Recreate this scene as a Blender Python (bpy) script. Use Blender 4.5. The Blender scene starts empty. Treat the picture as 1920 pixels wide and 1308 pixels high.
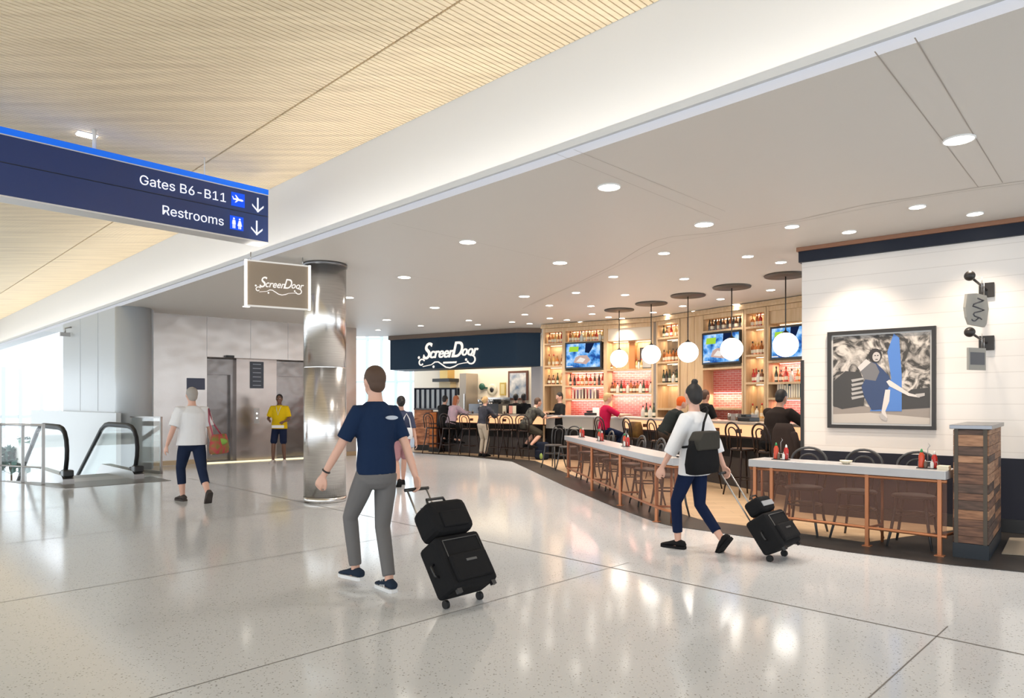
import bpy, math, random
from mathutils import Vector, Matrix
V = Vector
random.seed(7)
sc = bpy.context.scene
C = sc.collection
# ------------------------------------------------------------------ camera, world, light
F, HZ, EYE = 1280.0, 754.0, 1.5          # focal length in px of the 1920 frame, horizon row, eye height
cam = bpy.data.cameras.new('camera'); co = bpy.data.objects.new('camera', cam); C.objects.link(co)
co.location = (0, 0, EYE); co.rotation_euler = (math.pi/2, 0, 0)
cam.sensor_width = 36; cam.lens = 36*F/1920; cam.shift_y = (HZ-654)/1920; cam.clip_end = 200
sc.camera = co
w = bpy.data.worlds.new('sky'); sc.world = w; w.use_nodes = True
w.node_tree.nodes['Background'].inputs[0].default_value = (0.86, 0.93, 1.0, 1)
w.node_tree.nodes['Background'].inputs[1].default_value = 2.15
sc.view_settings.view_transform = 'Standard'; sc.view_settings.look = 'None'
sc.view_settings.gamma = 1; sc.view_settings.use_curve_mapping = False
sc.view_settings.exposure = 0.5
sc.cycles.max_bounces = 8; sc.cycles.diffuse_bounces = 4; sc.cycles.glossy_bounces = 4
sc.cycles.transparent_max_bounces = 16; sc.cycles.sample_clamp_indirect = 4
SPOT_W, COVE, GLOBE, LED = 38.0, 12.0, 4.0, 2.6

S2 = math.sqrt(.5)
EU, EV = V((-S2, S2, 0)), V((S2, S2, 0))      # along the concourse (away, left) / across it (away, right)
def uv(u, v, z=0.0): return EU*u + EV*v + V((0, 0, z))
def G(px, py, z=0.0):                        # the point at height z seen at that spot of the photo
    d = (EYE-z)*F/(py-HZ); return V(((px-960)*d/F, d, z))
def D(px, d, z=0.0): return V(((px-960)*d/F, d, z))
def zof(py, d): return EYE - (py-HZ)*d/F
ZC, ZW = 3.6, 4.92                           # restaurant ceiling, wood ceiling
VB, VA = 4.49, 5.0                           # lip and upstand of the cove
def ray_hit(px, A, B):                       # where the sight line through column px meets line A-B (plan)
    k = (px-960)/F; dx, dy = B.x-A.x, B.y-A.y
    t = (k*A.y-A.x)/(dx-k*dy); return V((A.x+dx*t, A.y+dy*t, 0)), t

# ------------------------------------------------------------------ materials
MATS = {}
def mat(name, col, rough=.5, metal=0, emit=None, es=0, noise=None, bump=None, coat=0, spec=None, trans=0, alpha=1):
    if name in MATS: return MATS[name]
    m = bpy.data.materials.new(name); m.use_nodes = True
    nt = m.node_tree; b = nt.nodes['Principled BSDF']
    b.inputs['Base Color'].default_value = (*col, 1); b.inputs['Roughness'].default_value = rough
    b.inputs['Metallic'].default_value = metal; b.inputs['Coat Weight'].default_value = coat
    b.inputs['Transmission Weight'].default_value = trans; b.inputs['Alpha'].default_value = alpha
    if spec is not None: b.inputs['Specular IOR Level'].default_value = spec
    if emit: b.inputs['Emission Color'].default_value = (*emit, 1); b.inputs['Emission Strength'].default_value = es
    if noise or bump:
        tc = nt.nodes.new('ShaderNodeTexCoord'); mp = nt.nodes.new('ShaderNodeMapping')
        nt.links.new(tc.outputs['Object'], mp.inputs[0])
        nz = nt.nodes.new('ShaderNodeTexNoise'); nt.links.new(mp.outputs[0], nz.inputs[0]); nz.inputs['Detail'].default_value = 4
    if noise:
        col2, scale, stretch = noise
        mp.inputs['Scale'].default_value = stretch; nz.inputs['Scale'].default_value = scale
        r = nt.nodes.new('ShaderNodeValToRGB'); nt.links.new(nz.outputs[0], r.inputs[0])
        r.color_ramp.elements[0].position = .35; r.color_ramp.elements[1].position = .65
        r.color_ramp.elements[0].color = (*col, 1); r.color_ramp.elements[1].color = (*col2, 1)
        nt.links.new(r.outputs[0], b.inputs['Base Color'])
    if bump:
        n2 = nt.nodes.new('ShaderNodeTexNoise'); n2.inputs['Scale'].default_value = bump[0]
        nt.links.new(tc.outputs['Object'], n2.inputs[0])
        bp = nt.nodes.new('ShaderNodeBump'); bp.inputs['Strength'].default_value = bump[1]; bp.inputs['Distance'].default_value = bump[2]
        nt.links.new(n2.outputs[0], bp.inputs['Height']); nt.links.new(bp.outputs[0], b.inputs['Normal'])
    MATS[name] = m; return m
def emis(name, col, s):
    if name in MATS: return MATS[name]
    m = bpy.data.materials.new(name); m.use_nodes = True; nt = m.node_tree; nt.nodes.clear()
    e = nt.nodes.new('ShaderNodeEmission'); o = nt.nodes.new('ShaderNodeOutputMaterial')
    e.inputs[0].default_value = (*col, 1); e.inputs[1].default_value = s
    nt.links.new(e.outputs[0], o.inputs[0]); MATS[name] = m; return m
def glassy(name, col, refl=.12, rough=.02, opac=0.0, body=(1, 1, 1)):
    m = bpy.data.materials.new(name); m.use_nodes = True; nt = m.node_tree; nt.nodes.clear()
    t = nt.nodes.new('ShaderNodeBsdfTransparent'); t.inputs[0].default_value = (*col, 1)
    g = nt.nodes.new('ShaderNodeBsdfGlossy'); g.inputs['Roughness'].default_value = rough; g.inputs[0].default_value = (1, 1, 1, 1)
    x = nt.nodes.new('ShaderNodeMixShader'); x.inputs[0].default_value = refl
    o = nt.nodes.new('ShaderNodeOutputMaterial'); nt.links.new(t.outputs[0], x.inputs[1]); nt.links.new(g.outputs[0], x.inputs[2])
    last = x
    if opac > 0:
        d = nt.nodes.new('ShaderNodeBsdfDiffuse'); d.inputs[0].default_value = (*body, 1)
        y = nt.nodes.new('ShaderNodeMixShader'); y.inputs[0].default_value = opac
        nt.links.new(x.outputs[0], y.inputs[1]); nt.links.new(d.outputs[0], y.inputs[2]); last = y
    nt.links.new(last.outputs[0], o.inputs[0]); MATS[name] = m; return m

def terrazzo():
    m = mat('terrazzo', (.5, .49, .45), .115); nt = m.node_tree; b = nt.nodes['Principled BSDF']
    tc = nt.nodes.new('ShaderNodeTexCoord')
    def spots(scale, lo, hi, c, prev):
        n = nt.nodes.new('ShaderNodeTexVoronoi'); n.inputs['Scale'].default_value = scale; nt.links.new(tc.outputs['Object'], n.inputs[0])
        r = nt.nodes.new('ShaderNodeValToRGB'); r.color_ramp.elements[0].position = lo; r.color_ramp.elements[1].position = hi
        r.color_ramp.elements[0].color = (1, 1, 1, 1); r.color_ramp.elements[1].color = (0, 0, 0, 1)
        nt.links.new(n.outputs['Distance'], r.inputs[0])
        s = nt.nodes.new('ShaderNodeSeparateColor'); nt.links.new(n.outputs['Color'], s.inputs[0])
        th = nt.nodes.new('ShaderNodeMath'); th.operation = 'GREATER_THAN'; th.inputs[1].default_value = .55; nt.links.new(s.outputs[0], th.inputs[0])
        mu = nt.nodes.new('ShaderNodeMath'); mu.operation = 'MULTIPLY'; nt.links.new(r.outputs[0], mu.inputs[0]); nt.links.new(th.outputs[0], mu.inputs[1])
        x = nt.nodes.new('ShaderNodeMix'); x.data_type = 'RGBA'; nt.links.new(mu.outputs[0], x.inputs[0])
        nt.links.new(prev, x.inputs[6]); x.inputs[7].default_value = (*c, 1); return x.outputs[2]
    nz = nt.nodes.new('ShaderNodeTexNoise'); nz.inputs['Scale'].default_value = .45; nt.links.new(tc.outputs['Object'], nz.inputs[0])
    r = nt.nodes.new('ShaderNodeValToRGB'); r.color_ramp.elements[0].color = (.57, .59, .615, 1); r.color_ramp.elements[1].color = (.66, .68, .705, 1)
    nt.links.new(nz.outputs[0], r.inputs[0])
    o = spots(34, .12, .24, (.30, .295, .29), r.outputs[0])
    o = spots(62, .16, .28, (.28, .275, .27), o)
    o = spots(55, .15, .25, (.72, .71, .68), o)
    nt.links.new(o, b.inputs['Base Color']); return m
def brick_mat(name, c1, c2, mortar, bw, bh, rough=.3, mort=.02, coords='XZ', off=.5):
    m = mat(name, c1, rough); nt = m.node_tree; b = nt.nodes['Principled BSDF']
    tc = nt.nodes.new('ShaderNodeTexCoord'); sp = nt.nodes.new('ShaderNodeSeparateXYZ'); cb = nt.nodes.new('ShaderNodeCombineXYZ')
    nt.links.new(tc.outputs['Object'], sp.inputs[0])
    nt.links.new(sp.outputs[coords[0]], cb.inputs[0]); nt.links.new(sp.outputs[coords[1]], cb.inputs[1])
    k = nt.nodes.new('ShaderNodeTexBrick'); nt.links.new(cb.outputs[0], k.inputs[0]); k.offset = off
    k.inputs['Color1'].default_value = (*c1, 1); k.inputs['Color2'].default_value = (*c2, 1); k.inputs['Mortar'].default_value = (*mortar, 1)
    k.inputs['Scale'].default_value = 1; k.inputs['Mortar Size'].default_value = mort; k.inputs['Brick Width'].default_value = bw; k.inputs['Row Height'].default_value = bh
    nt.links.new(k.outputs[0], b.inputs['Base Color']); return m
WHITE = mat('white_paint', (.8, .79, .77), .55)
CEILP = mat('ceiling_paint', (.67, .64, .60), .5)
LIP = mat('lip_paint', (.66, .66, .72), .5)
COVEP = mat('cove_paint', (.60, .595, .585), .6)
WOODC = mat('pale_slat_wood', (.78, .64, .44), .6, noise=((.92, .77, .54), 1.0, (6, 6, .5)))
WOODB = mat('slat_backing', (.62, .48, .31), .8)
STEEL = mat('brushed_steel', (.62, .60, .58), .24, 1, noise=((.72, .70, .68), 3, (1, 1, 30)))
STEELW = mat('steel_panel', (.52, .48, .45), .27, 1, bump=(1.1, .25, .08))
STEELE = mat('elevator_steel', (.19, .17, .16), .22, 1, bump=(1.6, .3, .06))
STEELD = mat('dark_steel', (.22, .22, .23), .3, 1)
SATIN = mat('satin_metal', (.42, .41, .4), .38, .9)
BLK = mat('black_plastic', (.012, .012, .013), .35)
RUB = mat('black_rubber', (.010, .010, .011), .55, spec=.3)
GREYW = mat('cool_white_panel', (.42, .44, .455), .35)
NAVY = mat('navy_paint', (.009, .013, .026), .5, spec=.3)
TEAL = mat('blue_paint', (.008, .029, .060), .55, spec=.3)
COPPER = mat('copper_tube', (.43, .17, .075), .4, .55)
MESH = glassy('perforated_screen', (.9, .82, .78), .02, .4, .40, (.20, .10, .07))
TOPW = mat('grey_quartz', (.40, .40, .41), .3)
MAPLE = mat('maple_wood', (.52, .36, .20), .5, noise=((.60, .44, .27), 2, (10, 10, 1)))
RECL = mat('reclaimed_wood', (.12, .06, .035), .7, noise=((.36, .18, .09), 3, (3, 3, 14)))
BENT = mat('dark_bentwood', (.018, .008, .006), .35, spec=.35)
CHARC = mat('charcoal_chair', (.05, .05, .052), .35)
GLASS = glassy('clear_glass', (.96, .985, .98), .1)
TINT = glassy('tinted_panel', (.8, .75, .7), .06, .2, .72, (.36, .29, .22))
FRAMEB = mat('black_frame', (.02, .016, .013), .4)
DARKT = brick_mat('dark_tile', (.030, .026, .024), (.040, .034, .031), (.02, .018, .016), .6, .3, .35, .006, 'XY')
TANT = brick_mat('tan_plank_tile', (.46, .32, .195), (.54, .39, .25), (.34, .25, .16), 1.2, .2, .35, .006, 'XY')
SHIP = brick_mat('shiplap', (.80, .75, .70), (.81, .765, .715), (.70, .65, .60), 30, .185, .45, .005, 'XZ')
PINKT = brick_mat('pink_tile', (.50, .11, .09), (.58, .16, .13), (.62, .36, .32), .15, .05, .15, .006, 'XZ')
APRON = mat('backlit_apron', (.45, .27, .14), .5, emit=(1, .50, .25), es=.85)
SUNW = emis('lamp_white', (1, .93, .82), 14)
GLOBEM = emis('opal_glass_lit', (1, .93, .84), GLOBE)
LEDM = emis('led_warm', (1, .82, .6), LED)
LEDP = emis('led_pink', (1, .62, .52), LED*1.2)
COVEM = emis('cove_led', (1, .95, .88), COVE)
LIT = emis('lit_edge', (1, .97, .92), 2.2)
SIGNW = emis('lit_letter', (.92, .95, 1), 1.0)
HALO = emis('lit_letter_warm', (1, .88, .78), .85)

# ------------------------------------------------------------------ mesh helpers
class MB:
    def __init__(s): s.v = []; s.f = []; s.mi = []; s.sm = []; s.cur = 0
    def add(s, vs, fs, smooth=False):
        o = len(s.v); s.v += [tuple(v) for v in vs]
        for f in fs: s.f.append(tuple(i+o for i in f)); s.mi.append(s.cur); s.sm.append(smooth)
        return s
    def box(s, c, size, rz=0, M=None):
        x, y, z = [k/2 for k in size]; c = V(c)
        vs = [V((a*x, b*y, d*z)) for a in (-1, 1) for b in (-1, 1) for d in (-1, 1)]
        R = M if M is not None else Matrix.Rotation(rz, 3, 'Z')
        return s.add([c+R@v for v in vs], [(0, 1, 3, 2), (4, 6, 7, 5), (0, 4, 5, 1), (2, 3, 7, 6), (0, 2, 6, 4), (1, 5, 7, 3)])
    def span(s, a, b):   # box between two corners
        a, b = V(a), V(b); return s.box((a+b)/2, [abs(b[i]-a[i]) for i in range(3)])
    def prism(s, poly, z0, z1):
        n = len(poly); vs = [(p[0], p[1], z0) for p in poly]+[(p[0], p[1], z1) for p in poly]
        return s.add(vs, [tuple(range(n))[::-1], tuple(range(n, 2*n))]+[(i, (i+1) % n, n+(i+1) % n, n+i) for i in range(n)])
    def quad(s, *p): return s.add(p, [tuple(range(len(p)))])
    def loft(s, rings, cap=True, smooth=True):
        n = len(rings[0]); vs = [p for r in rings for p in r]; fs = []
        for k in range(len(rings)-1):
            for i in range(n): fs.append((k*n+i, k*n+(i+1) % n, (k+1)*n+(i+1) % n, (k+1)*n+i))
        s.add(vs, fs, smooth)
        if cap:
            o = len(s.v)-len(vs); s.f.append(tuple(o+i for i in range(n))[::-1]); s.f.append(tuple(o+(len(rings)-1)*n+i for i in range(n)))
            s.mi += [s.cur]*2; s.sm += [False]*2
        return s
    def tube(s, pts, r, n=8, closed=False, flat=None):
        pts = [V(p) for p in pts]; rs = r if isinstance(r, (list, tuple)) else [r]*len(pts); rings = []
        L = len(pts); ref = None
        for i, p in enumerate(pts):
            a = pts[i-1] if (i > 0 or closed) else p; b = pts[(i+1) % L] if (i < L-1 or closed) else p
            t = (b-a).normalized()
            if ref is None: ref = V((0, 0, 1)) if abs(t.z) < .9 else V((1, 0, 0))
            x = t.cross(ref).normalized(); y = x.cross(t).normalized(); ref = y
            rings.append([p+x*math.cos(q)*rs[i]+y*math.sin(q)*rs[i]*(flat or 1) for q in [2*math.pi*j/n for j in range(n)]])
        if closed: rings.append(rings[0]); return s.loft(rings, False)
        return s.loft(rings)
    def lathe(s, prof, c=(0, 0, 0), n=20, cap=True):
        c = V(c); rings = [[c+V((r*math.cos(q), r*math.sin(q), z)) for q in [2*math.pi*j/n for j in range(n)]] for r, z in prof]
        return s.loft(rings, cap)
    def ball(s, c, r, n=14, M=None):
        c = V(c); r = V(r) if not isinstance(r, (int, float)) else V((r, r, r)); rings = []
        R = M if M is not None else Matrix.Identity(3)
        m = n//2+2
        for k in range(m):
            a = math.pi*(k+.12)/(m-1+.24)-math.pi/2
            rings.append([c+R@V((r.x*math.cos(a)*math.cos(q), r.y*math.cos(a)*math.sin(q), r.z*math.sin(a))) for q in [2*math.pi*j/n for j in range(n)]])
        return s.loft(rings)
    def mesh(s, name, mats):
        me = bpy.data.meshes.new(name); me.from_pydata(s.v, [], s.f)
        for m in (mats if isinstance(mats, (list, tuple)) else [mats]): me.materials.append(m)
        me.polygons.foreach_set('material_index', s.mi); me.polygons.foreach_set('use_smooth', s.sm); me.update(); return me
def obj(name, mb, m, parent=None, loc=None, rz=0, bevel=0, remesh=0, smooth=0):
    o = bpy.data.objects.new(name, mb.mesh(name, m)); C.objects.link(o)
    if parent: o.parent = parent
    if loc is not None: o.location = loc
    o.rotation_euler.z = rz
    if remesh:
        q = o.modifiers.new('r', 'REMESH'); q.mode = 'VOXEL'; q.voxel_size = remesh; q.use_smooth_shade = True
        if smooth: k = o.modifiers.new('s', 'SMOOTH'); k.iterations = smooth; k.factor = .5
    if bevel:
        q = o.modifiers.new('b', 'BEVEL'); q.width = bevel; q.segments = 3; q.limit_method = 'ANGLE'
    return o
def tag(o, label=None, cat=None, group=None, kind=None):
    if label: o['label'] = label
    if cat: o['category'] = cat
    if group: o['group'] = group
    if kind: o['kind'] = kind
    return o
def thing(name, label, cat, loc=(0, 0, 0), rz=0, group=None):
    o = bpy.data.objects.new(name, None); C.objects.link(o); o.location = loc; o.rotation_euler = (0, 0, rz)
    o.empty_display_size = .1
    return tag(o, label, cat, group)
def struct(name, mb, m, label=None, cat=None, **k):
    o = obj(name, mb, m, **k); o['kind'] = 'structure'
    if label: o['label'] = label
    if cat: o['category'] = cat
    return o
KIDS = {}
def copy_tree(o, parent=None):
    c = o.copy(); C.objects.link(c)
    if parent: c.parent = parent
    for ch in list(o.children): copy_tree(ch, c)
    return c
def dup(o, loc, rz, label, group=None):
    c = copy_tree(o); c.location = loc; c.rotation_euler.z = rz; c['label'] = label
    if group: c['group'] = group
    return c
FONT = None
try:
    import os
    FONT = bpy.data.fonts.load(os.path.join(bpy.utils.system_resource('DATAFILES'), 'fonts', 'Inter.woff2'))
except Exception: FONT = None
def text(name, s, size, m, parent=None, loc=(0, 0, 0), rot=(math.pi/2, 0, 0), ext=.003, shear=0, off=0, align='LEFT', sx=1, plain=False):
    cu = bpy.data.curves.new(name, 'FONT'); cu.body = s; cu.size = size; cu.extrude = ext; cu.shear = shear; cu.offset = off; cu.align_x = align
    if plain and FONT: cu.font = FONT
    t = bpy.data.objects.new(name, cu); C.objects.link(t)
    bpy.context.view_layer.update()
    me = bpy.data.meshes.new_from_object(t.evaluated_get(bpy.context.evaluated_depsgraph_get()))
    bpy.data.objects.remove(t); me.materials.clear(); me.materials.append(m)
    o = bpy.data.objects.new(name, me); C.objects.link(o); o.parent = parent; o.location = loc; o.rotation_euler = rot; o.scale = (sx, 1, 1)
    return o
def line_rz(A, B): return math.atan2(B.y-A.y, B.x-A.x)
def arc(c, r, a0, a1, n, plane='xz'):
    out = []
    for i in range(n+1):
        a = math.radians(a0+(a1-a0)*i/n); p = (r*math.cos(a), r*math.sin(a))
        out.append(V((c[0]+p[0], c[1], c[2]+p[1])) if plane == 'xz' else V((c[0]+p[0], c[1]+p[1], c[2])))
    return out

# ------------------------------------------------------------------ floor
RZ = math.radians(135)            # local x along EU, local y along -EV
fl = MB()
def fq(pts, z=0.0): fl.quad(*[uv(u, v, z) for u, v in pts][::-1])
UF = 42
fq([(-9, -9), (14.9, -9), (14.9, 26), (-9, 26)])
fq([(14.9, 4.42), (UF, 4.42), (UF, 26), (14.9, 26)])
fq([(14.9, -9), (17.5, -9), (17.5, -2), (16.1, 2.4), (14.9, 2.95)])
fq([(17.5, -9), (UF, -9), (UF, -2), (17.5, -2)])
hole = [(14.9, 4.42), (14.9, 2.95), (16.1, 2.4), (17.5, -2), (36, -2), (36, 4.42)]
fl.cur = 1
for i in range(len(hole)):
    a, b = hole[i], hole[(i+1) % len(hole)]; fl.quad(uv(*a), uv(*b), uv(*b, -.5), uv(*a, -.5))
fl.cur = 2
def joint(a, b, wd=.013):
    A, B = uv(*a), uv(*b); n = (B-A).normalized().cross(V((0, 0, 1)))*wd/2; up = V((0, 0, .0012))
    fl.quad(A-n+up, B-n+up, B+n+up, A+n+up)
joint((-6, 5.02), (14, 5.02), .018); joint((-6, .1), (14.6, .1)); joint((-6, -4.8), (14.6, -4.8))
for k in range(-1, 6): joint((1.17+2.58*k, -9), (1.17+2.58*k, 5.3 if k < 4 else 9), .008)
# the joints stop under the restaurant floor, which lies on top
struct('floor', fl, [terrazzo(), WHITE, mat('joint_strip', (.17, .16, .15), .4)], 'pale speckled polished terrazzo floor')
edge = [(700, 846), (775, 849), (870, 855), (960, 865), (1060, 912), (1150, 950), (1230, 979), (1262, 987), (1300, 992), (1390, 1005), (1590, 1035), (1790, 1060), (1920, 1073), (2300, 1118)]
E = [G(*e) for e in edge]
back = [V((9, 6, 0)), V((9, 24, 0)), V((-3.6, 24, 0))]
rf = MB(); rf.prism([(p.x, p.y) for p in E[1:]+back], .0005, .006)
struct('floor_restaurant_border', rf, DARKT, 'dark tile border strip along the restaurant edge')
inn = []
for i, p in enumerate(E[2:], 2):
    n = (E[min(i+1, len(E)-1)]-E[i-1]); n = V((-n.y, n.x, 0)).normalized(); inn.append(p+n*((.62 if i > 2 else .3) if i < 11 else 2.2))
inn = [V((-3.1, 20.7, 0))]+inn
rf = MB(); rf.prism([(p.x, p.y) for p in inn+[V((8.8, 6.4, 0)), V((8.8, 23.8, 0)), V((-3.4, 23.8, 0))]], .0065, .009)
o = struct('floor_restaurant', rf, TANT, 'tan plank tile floor inside the restaurant')

# ------------------------------------------------------------------ ceilings
cl = MB()
poly = [uv(-9, VB), uv(16.9, VB), uv(21.6, VB), uv(24, VB), uv(24, 8.5), D(655, 21.8), D(760, 21.8), D(760, 25.5), V((9, 25, 0)), V((14, 6, 0)), uv(-9, 9)]
cl.prism([(p.x, p.y) for p in poly], ZC, ZC+.06)
cl.cur = 1
for py0, py1, px0, px1 in ((96, 350, 1640, 1834), (70, 342, 1715, 1880)):
    A, B = G(px0, py0, ZC), G(px1, py1, ZC); n = V((-(B-A).y, (B-A).x, 0)).normalized()*.004
    dn = V((0, 0, -.0015)); cl.quad(A-n+dn, A+n+dn, B+n+dn, B-n+dn)
def ceil_seam(pts, wd=.012):
    P = [G(a, b, ZC-.0015) for a, b in pts]
    for i in range(len(P)-1):
        n = V((-(P[i+1]-P[i]).y, (P[i+1]-P[i]).x, 0)).normalized()*wd/2
        cl.quad(P[i]-n, P[i]+n, P[i+1]+n, P[i+1]-n)
ceil_seam([(980, 578), (1010, 563), (1080, 532), (1150, 497), (1200, 466), (1232, 450), (1262, 443), (1340, 436), (1500, 411), (1620, 384), (1700, 372), (1840, 350), (1960, 333)])
ceil_seam([(995, 572), (1040, 550), (1100, 526), (1170, 493), (1220, 468), (1260, 453), (1340, 440), (1500, 415), (1700, 375), (1840, 354), (1960, 338)], .006)
for r in (((1040, 287), (1350, 412)), ((1075, 280), (1360, 396)), ((735, 418), (1050, 490)), ((757, 515), (983, 553))): ceil_seam(r, .004)
struct('ceiling_restaurant', cl, [CEILP, mat('seam_line', (.40, .36, .32), .6)], 'flat beige ceiling over the restaurant')
lp = MB()     # rounded lip of the cove, with its reveal, and the tray behind it
def strip(prof, u0, u1, mb):
    for i in range(len(prof)-1):
        (v0, z0), (v1, z1) = prof[i], prof[i+1]; mb.quad(uv(u0, v0, z0), uv(u0, v1, z1), uv(u1, v1, z1), uv(u1, v0, z0))
strip([(VB+.0, ZC), (VB-.004, ZC-.002), (VB-.004, ZC+.068)], -9, 36, lp)
lp.cur = 1
strip([(VB-.004, ZC+.068), (VB-.03, ZC+.072), (VB-.03, ZC+.135), (VB+.02, ZC+.14), (VB+.02, ZC+.061), (VA, ZC+.061)], -9, 36, lp)
struct('trim_1', lp, [LIP, COVEP], 'white cove lip running along the ceiling edge')
cw = MB(); strip([(VA, ZC+.06), (VA, ZW+.1)], -9, 36, cw); struct('wall_cove', cw, COVEP, 'white upstand above the cove light')
ld = MB(); ld.cur = 0
for k in range(15): ld.prism([tuple(uv(a, b)[:2]) for a, b in ((-9+3*k, 4.60), (-6.03+3*k, 4.60), (-6.03+3*k, 4.66), (-9+3*k, 4.66))], ZC+.062, ZC+.085)
tag(obj('cove_light', ld, COVEM), 'continuous hidden cove light strip above the ceiling lip', 'light')
wc = MB(); wc.cur = 1
wc.prism([tuple(uv(a, b)[:2]) for a, b in ((-9, -9), (36, -9), (36, VA), (-9, VA))], ZW+.032, ZW+.1)
wc.cur = 0
n = 0; u = -8.0
while u < 36:
    for v0, v1 in ((-9, 3.79), (3.815, VA-.005)):
        p = [uv(u, v0), uv(u+.05, v0), uv(u+.05, v1), uv(u, v1)]
        wc.prism([(q.x, q.y) for q in p], ZW, ZW+.03)
    u += .062
wc2 = wc.mesh('ceiling_wood', [WOODC, WOODB])
o = bpy.data.objects.new('ceiling_wood', wc2); C.objects.link(o); tag(o, 'pale wood slat ceiling above the concourse', kind='structure')
# slat grain runs along the slats
nt = WOODC.node_tree; mp = [n for n in nt.nodes if n.type == 'MAPPING'][0]; mp.inputs['Rotation'].default_value = (0, 0, -math.pi/4); mp.inputs['Scale'].default_value = (.6, 9, 1)

# ------------------------------------------------------------------ far left: window wall, white walls, cylinder
UW = 36.0
ww = MB()
for v0, v1, z0, z1 in ((-9, 8, 3.0, ZW), (-9, 8, -.25, .05), (-9, 8, -4.6, -4.2)):
    A, B = uv(UW, v0), uv(UW+.3, v1); ww.prism([tuple(uv(a, b)[:2]) for a, b in ((UW, v0), (UW+.3, v0), (UW+.3, v1), (UW, v1))], z0, z1)
struct('wall_far', ww, mat('far_white', (.86, .87, .88), .5), 'white bulkhead above the far windows')
wf = MB(); wf.prism([tuple(uv(a, b)[:2]) for a, b in ((UW-.1, -9), (UW, -9), (UW, 8), (UW-.1, 8))], .82, .95)
for px in (6, 38, 78, 112, 150):
    k = (px-960)/F; d = (UW-.05)/(S2*(1-k)); p = D(px, d); wf.box((p.x, p.y, -.8), (.14, .14, 7.6), math.pi/4)
struct('window_1', wf, mat('pale_mullion', (.62, .67, .70), .4), 'tall bright window wall at the far end', 'window')
gw = MB(); gw.quad(uv(UW+.05, -9, -4.5), uv(UW+.05, 8, -4.5), uv(UW+.05, 8, 3.1), uv(UW+.05, -9, 3.1))
o = obj('pane', gw, GLASS, bpy.data.objects['window_1'])
lw = MB(); lw.prism([tuple(uv(a, b)[:2]) for a, b in ((14.9, -9), (42, -9), (42, 6), (14.9, 6))], -4.6, -4.5)
struct('floor_lower', lw, mat('lower_floor', (.62, .64, .63), .2), 'pale floor of the lower level')
wl = MB(); wl.prism([tuple(uv(a, b)[:2]) for a, b in ((16.7, 4.46), (21.6, 4.46), (21.6, 5.2), (16.7, 5.2))], -4.5, ZC)
wl.cur = 1
for uu in (18.2, 19.8): wl.prism([tuple(uv(a, b)[:2]) for a, b in ((uu, 4.455), (uu+.012, 4.455), (uu+.012, 4.47), (uu, 4.47))], 1.3, ZC)
struct('wall_left', wl, [GREYW, mat('panel_seam', (.45, .47, .5), .5)], 'white panel wall beside the escalators')
pw = MB(); pw.prism([tuple(uv(a, b)[:2]) for a, b in ((16.4, 4.36), (25.2, 4.36), (25.2, 4.455), (16.4, 4.455))], -4.5, 1.27)
pw.prism([tuple(uv(a, b)[:2]) for a, b in ((14.9, 4.40), (16.4, 4.40), (16.4, 4.455), (14.9, 4.455))], -4.5, -.01)
struct('wall_parapet', pw, mat('parapet_white', (.52, .54, .55), .4), 'white parapet wall behind the escalators')
cy = MB(); cc = uv(16.75, 4.80)
cy.lathe([(.36, 0.0), (.36, ZC)], (cc.x, cc.y, 0), 40)
tag(obj('white_column', cy, GREYW), 'round white column at the corner of the left wall', 'column')
E0, E1 = V((-8.46, 15.9, 0)), V((-4.4, 19.3, 0))
cm = thing('security_camera', 'small grey camera high on the white wall at far left', 'camera', uv(20.6, 4.30, 3.25))
b = MB(); b.box((0, 0, 0), (.22, .1, .1), math.pi/4); obj('housing', b, SATIN, cm)
b = MB(); b.tube([(0, 0, .04), (.0, .0, .16), (.1, .1, .2)], .02); obj('bracket', b, SATIN, cm)
# greenery outside on the lower level
def shrub(name, label, loc, r, n, m, grp):
    b = MB()
    for i in range(n):
        a, e = random.uniform(0, 6.28), random.uniform(-.2, 1.4); q = r*random.uniform(.4, 1)
        p = V((q*math.cos(a)*math.cos(e), q*math.sin(a)*math.cos(e), q*math.sin(e)+3.8)); s_ = .08
        dx = V((random.gauss(0, 1), random.gauss(0, 1), random.gauss(0, 1))).normalized(); dy = dx.cross(V((.3, .5, .8))).normalized()
        b.quad(p-dx*s_*2, p-dy*s_, p+dx*s_*2, p+dy*s_)
    t = thing(name, label, 'plant', loc, 0, grp); obj('foliage', b, m, t)
    b = MB(); b.lathe([(.3, 0), (.36, .5)], (0, 0, 0)); obj('planter', b, GREYW, t); b = MB(); b.tube([(0, 0, .45), (.04, 0, 1.8), (0, .03, 4.1)], [.05, .04, .03]); obj('trunk', b, mat('bark', (.12, .08, .05), .8), t)
LEAF = mat('dark_leaf', (.03, .10, .08), .5); LEAF2 = mat('mid_leaf', (.07, .2, .13), .5)
for i, (px, dd) in enumerate(((20, 23.0), (36, 25.4), (47, 28))):
    p = D(px, dd, -4.5); shrub('potted_tree', 'leafy green potted tree on the lower level, %s of three seen at far left' % ('leftmost', 'middle', 'rightmost')[i], p, .75, 300, (LEAF, LEAF2, LEAF)[i], 'potted trees on the lower level')

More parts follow.
